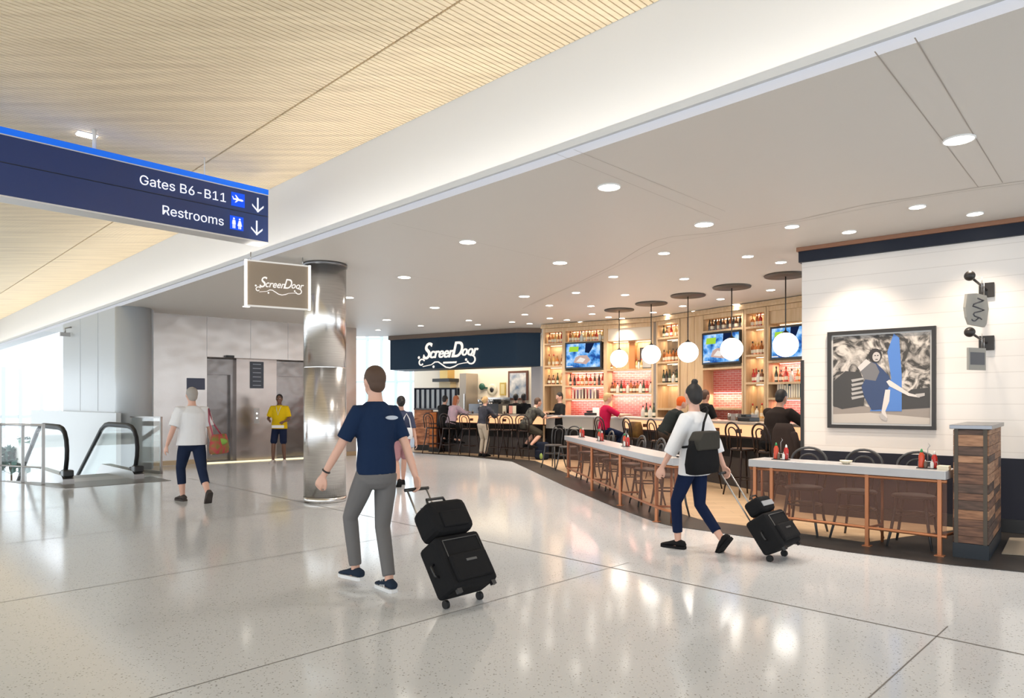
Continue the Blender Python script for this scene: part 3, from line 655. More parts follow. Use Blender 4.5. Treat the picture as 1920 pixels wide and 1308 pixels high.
b = MB(); b.span((-.03, .02, .0095), (.37, .48, .12)); obj('plinth', b, BLK, t)

# ------------------------------------------------------------------ back bar shelving
WA, WB, WC2 = D(1015, 18.35), D(1226, 16.75), None
WC2 = D(1504, 13.35); WC2 = WB+(WC2-WB)*1.22
def facet(px): return (WA, WB) if px < 1228 else (WB, WC2)
b = MB()
for P, Q in ((WA, WB), (WB, WC2)):
    r = line_rz(P, Q); n = V((-math.sin(r), math.cos(r), 0)); b.prism([tuple((P+n*.42)[:2]), tuple((Q+n*.42)[:2]), tuple((Q+n*.5)[:2]), tuple((P+n*.5)[:2])], .0095, ZC)
struct('wall_back_bar', b, CREAM, 'wall behind the bar shelving')
b = MB(); 
for P, Q in ((WA, WB), (WB, WC2)):
    r = line_rz(P, Q); n = V((-math.sin(r), math.cos(r), 0))
    for dz, dd in ((.12, .04), (.07, .02)): b.prism([tuple((P-n*dd)[:2]), tuple((P+n*.42)[:2]), tuple((Q+n*.42)[:2]), tuple((Q-n*dd)[:2])], ZC-.005-dz, ZC-.005-(dz-.06))
struct('trim_4', b, MAPLE, 'wood crown above the bar shelving')

def bottle_proto(kind, body, cap, lab):
    t = thing('liquor_bottle' if kind < 3 else 'jar', 'x', 'bottle', (0, 0, -50))
    b = MB()
    if kind == 0: b.lathe([(.036, 0), (.038, .01), (.038, .17), (.03, .20), (.013, .225), (.013, .29)], n=12)
    elif kind == 1: b.lathe([(.045, 0), (.047, .01), (.047, .13), (.035, .17), (.014, .19), (.014, .25)], n=12)
    elif kind == 2: b.lathe([(.034, 0), (.036, .01), (.036, .16), (.022, .22), (.013, .25), (.013, .31)], n=12)
    else: b.lathe([(.04, 0), (.042, .01), (.042, .15), (.034, .165), (.034, .18)], n=12)
    obj('glass_body', b, body, t)
    top = (.29, .25, .31, .18)[kind]
    b = MB(); b.lathe([(.016, top-.03), (.016, top+.012), (.002, top+.014)] if kind < 3 else [(.036, top-.01), (.036, top+.015), (.002, top+.016)], n=10); obj('cap', b, cap, t)
    b = MB(); r = (.0385, .0475, .0365, .0425)[kind]; b.lathe([(r, .04), (r, .11)], n=12, cap=False); obj('paper_label', b, lab, t)
    return t
CR = mat('cream_label', (.75, .68, .52), .6); CAPB = mat('cap_black', (.02, .02, .02), .4); CAPR = mat('cap_red', (.5, .03, .02), .4); CAPG = mat('cap_gold', (.6, .4, .12), .35, .7)
def bm(n, c): return mat('bottle_'+n, c, .15, coat=.4)
KINDS = {'amber': (0, bm('amber', (.34, .10, .02)), CAPB, CR), 'orange': (1, bm('orange', (.58, .20, .05)), CAPG, CR), 'dark green': (2, bm('green', (.03, .05, .025)), CAPB, CR),
         'red': (0, bm('red', (.42, .03, .02)), CAPR, CR), 'clear': (1, bm('clear', (.62, .60, .52)), CAPB, mat('pale_label', (.6, .6, .55), .6)), 'black': (2, bm('black', (.02, .018, .018)), CAPG, mat('label_black', (.12, .10, .09), .5)),
         'brown': (1, bm('brown', (.15, .05, .02)), CAPB, CR), 'golden': (0, bm('golden', (.62, .40, .14)), CAPR, CR)}
PROT = {}
def put_bottle(col, loc, rz, label, group, sc_=1):
    if col not in PROT:
        t = bottle_proto(*KINDS[col]); PROT[col] = t; t.location = loc; t.rotation_euler.z = rz; t['label'] = label; t['group'] = group
    else: t = dup(PROT[col], loc, rz, label, group)
    t.scale = (sc_, sc_, sc_); return t

def led(parent, x0, x1, z, y=.30, m=LEDM, power=6, col=(1, .75, .5)):
    b = MB(); b.span((x0, y, z-.012), (x1, y+.02, z-.002)); o = obj('light_strip', b, m, parent)
    L_ = bpy.data.lights.new('strip', 'AREA'); L_.shape = 'RECTANGLE'; L_.size = (x1-x0)*.95; L_.size_y = .03; L_.energy = .5*power*(x1-x0); L_.color = col
    lo = bpy.data.objects.new('strip_lamp', L_); C.objects.link(lo); lo.parent = parent; lo.location = ((x0+x1)/2, y-.06, z-.02); return o
BAYS = []
def bay(pa, pb, label, shelves, name='shelf_unit', back=MAPLE, zlow=None, nostile=False):
    P, Q = facet((pa+pb)/2); r = line_rz(P, Q); A, _ = ray_hit(pa, P, Q); B, _ = ray_hit(pb, P, Q)
    L = (B-A).length; dm = (A.y+B.y)/2
    t = thing(name, label, 'shelving', V((A.x, A.y, .0095)), r)
    b = MB(); b.span((0, .36, 0), (L, .40, ZC-.14)); obj('back_panel', b, back, t)
    for x in (0, L-.05):
        b = MB(); b.span((x, 0, 0), (x+.05, .36, ZC-.14)); obj('side_panel', b, MAPLE, t)
    b = MB(); b.span((.05, .01, ZC-.24), (L-.05, .36, ZC-.14)); obj('top_rail', b, MAPLE, t)
    zs = []
    for py in shelves:
        z = zof(py, dm)-.0095; b = MB(); b.span((.05, 0.0, z-.045), (L-.05, .36, z)); obj('shelf_board', b, MAPLE, t); zs.append(z)
    return t, L, dm, zs
def R3(r): return Matrix.Rotation(r, 3, 'Z')
def row(t, L, z, cols, what, group, n=None, sc_=1, y=.14, x0=None, x1=None):
    loc = t.location; r = t.rotation_euler.z; xa = .05+.07 if x0 is None else x0*L; xb = L-.05-.07 if x1 is None else x1*L
    n = n or len(cols)
    for i in range(n):
        c = cols[i % len(cols)]; x = xa+(xb-xa)*(i/(n-1) if n > 1 else .5)
        p = loc+R3(r)@V((x+random.uniform(-.01, .01), y+random.uniform(-.02, .02), z))
        put_bottle(c, p, r+random.uniform(-1, 1), '%s bottle %s, %s from the left' % (c, what, ordw[i+1]), group, sc_*random.uniform(.94, 1.06))
def panel(t, L, z0, z1, m, name='tile_panel', x0=.05, y=.345):
    b = MB(); b.span((x0, y, z0), (L-.05, y+.014, z1)); return obj(name, b, m, t)
SCREENM = None
def tv_screen_mat():
    m = bpy.data.materials.new('tv_picture'); m.use_nodes = True; nt = m.node_tree; nt.nodes.clear()
    tc = nt.nodes.new('ShaderNodeTexCoord'); n = nt.nodes.new('ShaderNodeTexNoise'); n.inputs['Scale'].default_value = 5; n.inputs['Detail'].default_value = 3
    nt.links.new(tc.outputs['Object'], n.inputs[0]); r = nt.nodes.new('ShaderNodeValToRGB'); nt.links.new(n.outputs[0], r.inputs[0])
    cr = r.color_ramp; cr.elements[0].position = .38; cr.elements[0].color = (.015, .06, .25, 1); cr.elements[1].position = .66; cr.elements[1].color = (.5, .65, .9, 1)
    e = cr.elements.new(.5); e.color = (.08, .28, .62, 1)
    em = nt.nodes.new('ShaderNodeEmission'); o = nt.nodes.new('ShaderNodeOutputMaterial'); em.inputs[1].default_value = 1.0
    nt.links.new(r.outputs[0], em.inputs[0]); nt.links.new(em.outputs[0], o.inputs[0]); return m
TVM = tv_screen_mat(); TVG = emis('tv_green', (.32, .55, .05), .9); TVD = emis('tv_dark', (.01, .02, .07), .6); TVW = emis('tv_pale', (.8, .75, .7), .8); TVR = emis('tv_tan', (.55, .38, .33), .8)
def tv(px0, py0, px1, py1, label, var=0):
    P, Q = facet((px0+px1)/2); r = line_rz(P, Q); A, _ = ray_hit(px0, P, Q); B, _ = ray_hit(px1, P, Q); c = (A+B)/2; W = (B-A).length
    z0, z1 = zof(py1, c.y), zof(py0, c.y); Hh = z1-z0
    t = thing('television', label, 'television', V((c.x, c.y, z0))+R3(r)@V((0, -.02, 0)), r, 'televisions on the back bar')
    b = MB(); b.span((-W/2, -.03, 0), (W/2, .03, Hh)); obj('casing', b, BLK, t)
    b = MB(); b.span((-.15, .03, Hh*.3), (.15, .37, Hh*.7)); obj('wall_mount', b, BLK, t)
    e = .04; b = MB(); b.span((-W/2+e, -.034, e), (W/2-e, -.029, Hh-e)); obj('screen', b, TVM, t)
    b = MB(); w_ = W-2*e
    b.cur = 0; b.quad(*[(-w_/2+x*w_, -.0355, e+y*(Hh-2*e)) for x, y in ((.08, .66), (.36, .66), (.38, .88), (.10, .88))])
    b.cur = 1; b.quad(*[(-w_/2+x*w_, -.0355, e+y*(Hh-2*e)) for x, y in ((.56, .62), (.68, .58), (.76, .75), (.84, 1.0), (.58, 1.0))])
    b.cur = 2; b.quad(*[(-w_/2+x*w_, -.0355, e+y*(Hh-2*e)) for x, y in ((.22, .2), (.6, .12), (.72, .3), (.62, .5), (.4, .5), (.28, .42))])
    b.cur = 3; b.quad(*[(-w_/2+x*w_, -.0356, e+y*(Hh-2*e)) for x, y in ((.30, .24), (.5, .2), (.58, .34), (.42, .42))])
    b.cur = 3; b.quad(*[(-w_/2+x*w_, -.0357, e+y*(Hh-2*e)) for x, y in ((.0, .02), (.22, .02), (.18, .06), (.0, .06))])
    obj('screen_graphic', b, [TVG, TVD, TVR, TVW], t)
# left facet
t, L, dm, zs = bay(1018, 1057, 'narrow maple shelf tower at the left end of the back bar', [643, 685, 720, 770])
row(t, L, zs[0], ['amber', 'orange', 'golden', 'amber', 'red'], 'on the top shelf of the leftmost shelf tower', 'bottles in the leftmost shelf tower', 5)
row(t, L, zs[1], ['golden', 'golden', 'orange', 'amber'], 'on the middle shelf of the leftmost shelf tower', 'bottles in the leftmost shelf tower', 4)
row(t, L, zs[2], ['brown', 'brown', 'dark green', 'golden'], 'on the lower shelf of the leftmost shelf tower', 'bottles in the leftmost shelf tower', 4)
for z in (zs[0]-.045, zs[1]-.045, ZC-.24): led(t, .08, L-.08, z)
t, L, dm, zs = bay(1057, 1135, 'wide maple bay holding the left television over pink backlit shelves', [639, 694, 722, 747])
row(t, L, zs[0], ['amber', 'golden', 'orange', 'red', 'clear', 'golden'], 'above the left television', 'bottles above the left television', 12)
row(t, L, zs[2], ['dark green', 'black', 'red', 'orange', 'amber', 'red'], 'on the pink backlit shelf under the left television', 'bottles under the left television', 9)
panel(t, L, zs[2], zs[1]-.045, PINKT); panel(t, L, zs[3], zs[2]-.045, PINKT); panel(t, L, .9, zs[3]-.045, PINKT)
led(t, .1, L-.1, ZC-.24); led(t, .1, L-.1, zs[1]-.045, m=LEDP, power=14, col=(1, .62, .5)); led(t, .1, L-.1, zs[2]-.045, m=LEDP, power=10, col=(1, .62, .5)); led(t, .1, L-.1, zs[3]-.045, m=LEDP, power=7, col=(1, .5, .42))
def menu_row(t, L, z, n, cols, what):
    loc = t.location; r = t.rotation_euler.z; ms = [mat('book_'+c, k, .5) for c, k in cols]
    for i in range(n):
        hgt = random.uniform(.22, .29); c, k = cols[i % len(cols)]
        x = L*.2+(L*.62)*i/n; b = MB(); b.box((0, 0, hgt/2), (.045, .17, hgt)); b.cur = 1; b.box((.0, -.004, hgt/2), (.037, .166, hgt*.96))
        o = obj('book', b, [ms[i % len(cols)], CR], None, loc+R3(r)@V((x, .16, z)), r)
        tag(o, '%s upright book %s, %s from the left' % (c, what, ordw[i+1]), 'book', 'books standing '+what)
menu_row(t, L, zs[3], 8, [('pink', (.55, .15, .12)), ('violet', (.2, .18, .35)), ('white', (.7, .68, .62)), ('dark', (.06, .06, .07))], 'under the left television')
tv(1061, 641, 1129, 691, 'leftmost television showing a bright blue broadcast')
t, L, dm, zs = bay(1135, 1225, 'wide maple bay with cream niche and pink backlit bottle shelf', [691, 736])
b = MB(); b.span((.05, .05, zof(638, dm)), (L-.05, .35, ZC-.24)); obj('header_panel', b, CREAM, t)
panel(t, L, zs[1], zs[0]-.045, PINKT); panel(t, L, .9, zs[1]-.045, PINKT)
row(t, L, zs[1], ['brown', 'amber', 'clear', 'dark green', 'red', 'clear', 'amber'], 'on the pink shelf right of the left television', 'bottles on the middle pink shelf', 13)
led(t, .1, L-.1, zof(638, dm)-.01, power=14); led(t, .1, L-.1, zs[0]-.045, m=LEDP, power=14, col=(1, .62, .5)); led(t, .1, L-.1, zs[1]-.045, m=LEDP, power=14, col=(1, .66, .55))
bt = t
def on_shelf(t, x, y, z): return t.location+R3(t.rotation_euler.z)@V((x, y, z))
v_ = thing('wooden_box', 'tall narrow orange wooden box in the cream niche', 'box', on_shelf(t, L*.53, .18, zs[0]), t.rotation_euler.z)
b = MB(); b.box((0, 0, .33), (.16, .14, .66)); obj('box_body', b, mat('orange_pine', (.50, .20, .06), .5), v_, bevel=.008); b = MB(); b.box((0, 0, .68), (.18, .16, .04)); obj('lid', b, mat('orange_pine', (.5, .2, .06)), v_)
v_ = thing('picture_frame', 'small dark picture frame in the cream niche behind a globe', 'picture', on_shelf(t, L*.80, .2, zs[0]), t.rotation_euler.z)
b = MB(); 
for a, c_ in (((-.16, -.01, 0), (.16, .01, .03)), ((-.16, -.01, .5), (.16, .01, .53)), ((-.16, -.01, 0), (-.13, .01, .53)), ((.13, -.01, 0), (.16, .01, .53))): b.span(a, c_)
obj('frame', b, FRAMEB, v_); b = MB(); b.span((-.13, 0, .03), (.13, .008, .5)); obj('print', b, mat('pale_print', (.6, .6, .58), .5), v_)
row(t, L, zs[0], ['brown', 'amber'], 'at the left of the cream niche', 'small bottles in the cream niche', 2, .6, x0=.1, x1=.2)
row(t, L, zs[0], ['golden', 'clear', 'golden'], 'between the wooden box and the picture frame', 'small bottles in the cream niche', 3, .8, x0=.62, x1=.72)
# right facet
t, L, dm, zs = bay(1230, 1274, 'maple shelf tower where the back bar turns', [631, 677, 717, 765])
row(t, L, zs[0], ['dark green', 'brown', 'red', 'golden'], 'on the top shelf of the corner shelf tower', 'bottles in the corner shelf tower', 5)
row(t, L, zs[1], ['amber', 'orange', 'orange', 'amber'], 'on the middle shelf of the corner shelf tower', 'bottles in the corner shelf tower', 6)
row(t, L, zs[2], ['dark green', 'black', 'dark green', 'clear'], 'on the lower shelf of the corner shelf tower', 'bottles in the corner shelf tower', 6)
panel(t, L, zs[0]-.9, zs[0]-.05, mat('mirror_grey', (.3, .3, .3), .1, .9), 'mirror_panel')
for z in (zs[0]-.045, zs[1]-.045, zs[2]-.045, ZC-.24): led(t, .08, L-.08, z)
P, Q = facet(1290); A, _ = ray_hit(1274.5, P, Q); B, _ = ray_hit(1315, P, Q)
b = MB(); b.span((0, .02, 0), ((B-A).length, .4, ZC-.14))
for x in (.33, .66): b.cur = 1; b.span(((B-A).length*x-.004, .018, 0), ((B-A).length*x+.004, .022, ZC-.14))
tag(obj('wood_pilaster', b, [MAPLE, RECL], None, V((A.x, A.y, .0095)), line_rz(P, Q)), 'plain vertical maple board pilaster between shelving bays', 'panel')
t, L, dm, zs = bay(1315, 1394, 'wide maple bay with the middle television above pink tiles', [617, 688, 764])
row(t, L, zs[0], ['black', 'brown', 'black', 'amber'], 'above the middle television', 'dark bottles above the middle television', 12)
panel(t, L, zs[2], zs[1]-.045, PINKT); panel(t, L, .9, zs[2]-.045, PINKT)
led(t, .1, L-.1, zs[2]+.34, y=.30, m=LEDP, power=16, col=(1, .6, .48)); led(t, .1, L-.1, ZC-.24, power=4)
tv(1319, 622, 1391, 682, 'middle television partly behind a glowing globe')
t, L, dm, zs = bay(1395, 1436, 'maple shelf tower between the middle and right televisions', [611, 664, 716, 784])
row(t, L, zs[0], ['orange', 'amber', 'red', 'golden'], 'on the top shelf of the right shelf tower', 'bottles in the right shelf tower', 4)
row(t, L, zs[1], ['amber', 'orange', 'orange', 'amber'], 'on the middle shelf of the right shelf tower', 'bottles in the right shelf tower', 5)
row(t, L, zs[2], ['red', 'red', 'clear', 'brown', 'dark green'], 'on the lower shelf of the right shelf tower', 'bottles in the right shelf tower', 5)
row(t, L, zs[3], ['golden', 'clear', 'golden', 'orange'], 'on the bottom shelf of the right shelf tower', 'bottles in the right shelf tower', 4)
for z in (zs[0]-.045, zs[1]-.045, zs[2]-.045, ZC-.24): led(t, .08, L-.08, z)
t, L, dm, zs = bay(1437, 1530, 'maple bay with the right television above a book shelf', [674, 715, 745])
b = MB(); b.span((.05, .05, zof(603, dm)), (L-.05, .35, ZC-.24)); obj('header_panel', b, MAPLE, t)
panel(t, L, zs[1], zs[0]-.045, PINKT); panel(t, L, .9, zs[2]-.045, PINKT); panel(t, L, zs[2], zs[1]-.045, PINKT)
row(t, L, zs[1], ['dark green', 'brown', 'red', 'clear', 'orange'], 'under the right television', 'bottles under the right television', 8)
menu_row(t, L, zs[2], 13, [('violet', (.13, .11, .35)), ('white', (.7, .68, .6)), ('tan', (.55, .38, .2)), ('grey', (.35, .35, .36)), ('teal', (.03, .15, .18))], 'under the right television')
led(t, .1, L-.1, zof(603, dm)-.01, power=8); led(t, .1, L-.1, zs[0]-.045, m=LEDP, power=14, col=(1, .62, .5)); led(t, .1, L-.1, zs[2]-.045, m=LEDP, power=8, col=(1, .5, .42))
tv(1447, 610, 1516, 673, 'right television mostly behind the largest globe')

# ------------------------------------------------------------------ bar counter
C0, C1, C2, C3 = D(815, 20.9), D(1022, 18.3), D(1112, 17.2), D(1172, 15.7)
C4 = D(1390, 11.9); C5 = C4+(C4-C3)*.42
def counter(A, B, label, kind):
    r = line_rz(A, B); L = (B-A).length; t = thing('bar_counter', label, 'counter', V((A.x, A.y, .0095)), r); e = .0
    TOP = mat('bar_top', (.40, .33, .27), .3)
    b = MB(); b.span((-.02, -.18, 1.11), (L+.02, .55, 1.155)); obj('countertop', b, TOP if kind else TOPW, t, bevel=.006)
    if kind:
        b = MB(); b.span((0, -.0, .90), (L, .05, 1.11)); obj('backlit_apron', b, APRON, t)
        b = MB(); b.span((0, .02, .52), (L, .06, .90)); obj('front_panel', b, mat('bar_black', (.008, .006, .005), .5, spec=.25), t)
        b = MB(); b.span((0, .03, 0), (L, .07, .52)); obj('kick_panel', b, mat('bar_grey', (.045, .036, .033), .5), t)
        b = MB(); b.span((0, -.03, .87), (L, .0, .90)); obj('apron_rail', b, mat('dark_walnut', (.06, .02, .01)), t)
        n = int(L/.62)
        for i in range(n): b = MB(); b.box((.31+.62*i, -.035, .99), (.07, .07, .07)); obj('bag_hook', b, mat('dark_walnut', (.06, .02, .01)), t)
    else:
        b = MB(); b.span((0, .0, .80), (L, .05, 1.11)); obj('front_panel', b, mat('pale_panel', (.52, .50, .46), .4), t)
        b = MB(); b.span((0, .02, 0), (L, .06, .80)); obj('kick_panel', b, mat('bar_black', (.008, .006, .005), .5, spec=.25), t)
    b = MB(); b.span((0, .07, 0), (L, .50, 1.10)); obj('carcass', b, BLK, t)
    return t
counter(C0, C1, 'left bar counter with warm backlit apron under the blue bulkhead', 1)
counter(C1+(C2-C1).normalized()*.03, C2, 'grey stone service counter without stools in front of the bartender', 0)
counter(C3, C5, 'right bar counter with warm backlit apron under the globes', 1)
counter(C2+(C3-C2).normalized()*.05, C3-(C3-C2).normalized()*.05, 'short grey counter link behind the person in red', 0)
def on_counter(A, B, px, y=.1):
    p, _ = ray_hit(px, A, B); r = line_rz(A, B); n = V((-math.sin(r), math.cos(r), 0)); q = p+n*y; q.z = .0095+1.155; return q

# ------------------------------------------------------------------ globe pendants
def pendant(px, py, cpy, label):
    p = G(px, cpy, ZC); z = zof(py, p.y); t = thing('globe_pendant', label, 'pendant light', V((p.x, p.y, 0)), 0, 'globe pendants over the bar')
    b = MB(); b.lathe([(.01, ZC-.03), (.33, ZC-.028), (.34, ZC-.01), (.33, ZC-.001)], n=36); obj('ceiling_plate', b, mat('bronze_plate', (.10, .085, .07), .5, .4), t)
    b = MB(); b.tube([(0, 0, z+.22), (0, 0, ZC-.02)], .010, 8); obj('rod', b, FRAMEB, t)
    b = MB(); b.lathe([(.06, z+.17), (.055, z+.205), (.015, z+.23), (.012, z+.25)], n=20); obj('globe_cap', b, FRAMEB, t)
    b = MB(); b.ball((0, 0, z), .20, 32); obj('globe', b, GLOBEM, t)
for i, (px, py, c_) in enumerate(((1161, 672, 580), (1221, 664, 568), (1290, 660, 553), (1372, 654, 537), (1473, 646, 515))):
    pendant(px, py, c_, 'glowing white globe pendant, %s' % ('leftmost, smallest in view', 'second from the left', 'third, middle one of five', 'fourth, in front of the middle television', 'rightmost and nearest, over the seated person in black')[i])

# ------------------------------------------------------------------ bentwood stools
def make_seat(name, label, cat, hs, hb, m, loc, rz, group):
    """bentwood chair; sitter faces local +y, back is at -y"""
    t = thing(name, label, cat, loc, rz, group); r = .20
    b = MB(); b.lathe([(.17, hs-.035), (r, hs-.03), (r+.005, hs-.01), (r-.01, hs), (.01, hs-.006)], n=24); obj('seat', b, m, t)
    for sx_, sy_ in ((-1, 1), (1, 1), (-1, -1), (1, -1)):
        b = MB(); k = 1.32 if hs > .6 else 1.2
        b.tube([(sx_*.13, sy_*.13, hs-.03), (sx_*.145, sy_*.145, hs*.7), (sx_*.16*k*.9, sy_*.16*k*.9, hs*.3), (sx_*.17*k, sy_*.17*k, 0)], [.018, .017, .015, .012], 8); obj('leg', b, m, t)
    q = .36*hs if hs > .6 else .62*hs
    rr = .19 if hs > .6 else .185
    b = MB(); b.tube([(rr*math.cos(a), rr*math.sin(a), q) for a in [i*math.pi/10 for i in range(20)]], .011, 7, closed=True); obj('ring_stretcher', b, m, t)
    for nm, wd, top, th in (('outer_hoop', .185, hb, .015), ('inner_hoop', .10, hb-.075, .011)):
        pts = [(-wd*.95, -.165, hs-.02), (-wd*1.05, -.18, hs+.15)]
        zc = top-wd*.85
        pts += [(wd*1.06*math.cos(a), -.20-.02*math.sin(a), zc+(top-zc)*math.sin(a)) for a in [math.pi-i*math.pi/12 for i in range(13)]]
        pts += [(wd*1.05, -.18, hs+.15), (wd*.95, -.165, hs-.02)]
        if nm == 'inner_hoop': pts = [(x, y+.0, z) for x, y, z in pts]
        b = MB(); b.tube(pts, th, 8); obj(nm, b, m, t)
    return t
BS = {}
def stool(px, d, face, label, tall=True, m=None, grp=None, loc=None):
    m = m or BENT; key = (tall, m.name); p = loc if loc is not None else D(px, d); p = V((p.x, p.y, .0095))
    if key not in BS:
        BS[key] = make_seat('bar_stool' if tall else 'bentwood_chair', label, 'stool' if tall else 'chair', .76 if tall else .53, 1.17 if tall else .96, m, p, face, grp); return BS[key]
    return dup(BS[key], p, face, label, grp)
def face_to(A, B): return line_rz(A, B)      # local +y along the inward normal
rl = line_rz(C0, C1); rr_ = line_rz(C3, C5)
def off(A, B, px, dist):
    p, _ = ray_hit(px, A, B); r = line_rz(A, B); return p-V((-math.sin(r), math.cos(r), 0))*dist
def lstool(px, label, dist=.62): 
    # aim so the stool itself shows at px
    A, B = C0-V((-math.sin(rl), math.cos(rl), 0))*dist, C1-V((-math.sin(rl), math.cos(rl), 0))*dist
    p, _ = ray_hit(px, A, B); return stool(px, 0, rl+random.uniform(-.2, .2), label, True, None, 'bentwood stools at the left counter', p)
def rstool(px, label, dist=.62):
    n = V((-math.sin(rr_), math.cos(rr_), 0)); A, B = C3-n*dist, C5-n*dist
    p, _ = ray_hit(px, A, B); return stool(px, 0, rr_+random.uniform(-.15, .15), label, True, None, 'bentwood stools at the right counter', p), p
for px, l in ((812, 'dark bentwood bar stool at the left end beside the orange cabinet'), (843, 'dark bentwood bar stool under the red-haired person'), (880, 'empty dark bentwood stool left of the standing person in khaki'), (930, 'empty dark bentwood stool right of the standing person in khaki'), (956, 'empty dark bentwood stool left of the person in patterned grey shirt'), (986, 'dark bentwood stool under the person in patterned grey shirt')):
    lstool(px, l)
P_ST = {}
for px, l in ((1138, 'dark bentwood bar stool under the person in red'), (1192, 'empty dark bentwood stool between the person in red and the orange beanie'), (1240, 'dark bentwood bar stool under the person in the orange beanie'), (1318, 'empty dark bentwood stool right behind the walking woman'), (1394, 'empty dark bentwood stool left of the large person in black'), (1447, 'dark bentwood stool under the large person in black'), (1492, 'dark bentwood stool at the right, draped with a dark jacket')):
    P_ST[px] = rstool(px, l)[1]
for px, d, l in ((1038, 15.6, 'low bentwood chair beyond the far end of the left drink rail'), (1066, 15.0, 'low bentwood chair just behind the far end of the left drink rail')):
    stool(px, d, 2.4, l, False, CHARC, 'bentwood chairs by the dining tables')

# ------------------------------------------------------------------ drink rails with perforated copper screens
def bend(points, off_):
    out = []
    for i, p in enumerate(points):
        a = points[max(i-1, 0)]; c_ = points[min(i+1, len(points)-1)]; t_ = (c_-a).normalized(); out.append(p+V((-t_.y, t_.x, 0))*off_)
    return out
ZT, TH = .83, .085
def rail(pts, label, legs, wd=.42):
    """pts run left to right as seen from the concourse; the top lies behind them"""
    t = thing('drink_rail', label, 'counter', V((pts[0].x, pts[0].y, .006))); o0 = V((pts[0].x, pts[0].y, 0))
    loc = [p-o0 for p in pts]; z0 = -.006
    bk = bend(loc, wd); b = MB(); n = len(loc)
    vs = [V((p.x, p.y, ZT-TH)) for p in loc]+[V((p.x, p.y, ZT)) for p in loc]+[V((p.x, p.y, ZT)) for p in bk]+[V((p.x, p.y, ZT-TH)) for p in bk]
    fs = [(k*n+i, k*n+i+1, ((k+1) % 4)*n+i+1, ((k+1) % 4)*n+i) for k in range(4) for i in range(n-1)]+[(0, n, 2*n, 3*n), (n-1, 4*n-1, 3*n-1, 2*n-1)]
    b.add(vs, fs); obj('countertop', b, TOPW, t, bevel=.006)
    fr = bend(loc, .05)
    b = MB()
    for i in range(n-1):
        A, B = fr[i], fr[i+1]; b.quad((A.x, A.y, .20), (B.x, B.y, .20), (B.x, B.y, ZT-TH-.03), (A.x, A.y, ZT-TH-.03))
    obj('perforated_panel', b, MESH, t)
    for nm, z in (('top_tube', ZT-TH-.02), ('bottom_tube', .19)):
        b = MB(); b.tube([V((p.x, p.y, z)) for p in fr], .017, 8); obj(nm, b, COPPER, t)
    for A, tw in legs:
        A = A-o0
        b = MB(); b.box((A.x, A.y, (ZT-TH)/2), (.035, .035, ZT-TH), tw); b.box((A.x, A.y, .004), (.08, .08, .008), tw); obj('leg', b, COPPER, t)
    # cross feet running back under the top
    for i, (A, tw) in enumerate(legs):
        j = min(range(n), key=lambda q: (pts[q]-A).length); q = bk[j]*.85+loc[j]*.15; A = A-o0
        b = MB(); b.tube([(A.x, A.y, .19), (q.x, q.y, .19)], .014, 8); b.tube([(q.x, q.y, .004), (q.x, q.y, ZT-TH)], .015, 8); obj('rear_leg', b, COPPER, t)
    return t
R0, R1 = G(1408, 996), G(1768, 1050)
R0 = D(1403, .67*F/(861.5-HZ)); R1 = D(1773, .67*F/(884.5-HZ))
RR = [R0+(R1-R0)*k/6 for k in range(7)]; ra = line_rz(R0, R1); nr = V((-math.sin(ra), math.cos(ra), 0))
rail(RR, 'right drink rail, grey top on copper frame with perforated screen', [(R0+(R1-R0)*f+nr*.05, ra) for f in (.03, .13, .64, .97)])
RL = [G(px, py, ZT) for px, py in ((1058, 817), (1107, 828.5), (1160, 841), (1205, 851), (1224, 855), (1240, 858), (1262, 860))]
# round the near corner back toward the bar
e_ = RL[-1]; RL += [e_+V((.12, .02, 0)), e_+V((.19, .10, 0)), e_+V((.22, .2, 0))]
LL = [(p, 0) for p in (RL[0]+V((.05, -.02, 0)), RL[1], RL[2]+V((0, 0, 0)), RL[4]+V((.03, .02, 0)), RL[6]+V((.03, .04, 0)))]
LL = [(V((p.x, p.y, 0))+V((.03, .04, 0)), .9) for p, q in LL]
RLp = [V((p.x, p.y, 0)) for p in RL]
rail(RLp[:8], 'left drink rail with bowed grey top on copper frame with perforated screen', LL, .40)
# chairs behind the rails face the concourse
for i, (px, d) in enumerate(((1507, 7.85), (1606, 7.5), (1713, 7.12))):
    stool(px, d, ra+math.pi+(.1, -.05, .05)[i], 'charcoal bentwood chair behind the right drink rail, %s of three' % ('left', 'middle', 'right')[i], False, CHARC, 'chairs at the right drink rail')
rl2 = line_rz(RLp[0], RLp[3]); n2 = V((-math.sin(rl2), math.cos(rl2), 0))
for i in range(6):
    p = RLp[0]+(RLp[4]-RLp[0])*((i+.35)/6)+n2*.42
    stool(0, 0, rl2+math.pi, 'charcoal bentwood chair behind the left drink rail, %s from its far end' % ordw[i+1], False, CHARC, 'chairs at the left drink rail', p)

# ------------------------------------------------------------------ white plank wall, picture, brackets
W0, W1 = G(1503.5, 465, ZC), G(1920, 408, ZC); rw = line_rz(W0, W1); Lw = (W1-W0).length
def onW(px): return ray_hit(px, W0, W1)[1]*Lw
def Wz(px, py): return zof(py, ray_hit(px, W0, W1)[0].y)
LW2 = Lw*2.2
b = MB(); b.span((0, 0, .009), (LW2, .18, ZC)); struct('wall_right', b, SHIP, 'white painted plank wall with a framed picture', loc=V((W0.x, W0.y, 0)), rz=rw)
b = MB(); b.span((-.03, -.05, ZC-.20), (LW2, .2, ZC-.055)); struct('trim_5', b, NAVY, 'navy band at the top of the white wall', loc=V((W0.x, W0.y, 0)), rz=rw)
b = MB(); b.span((-.05, -.08, ZC-.055), (LW2, .22, ZC-.002)); struct('trim_6', b, mat('copper_brown', (.28, .13, .07), .4), 'thin brown crown over the navy band', loc=V((W0.x, W0.y, 0)), rz=rw)
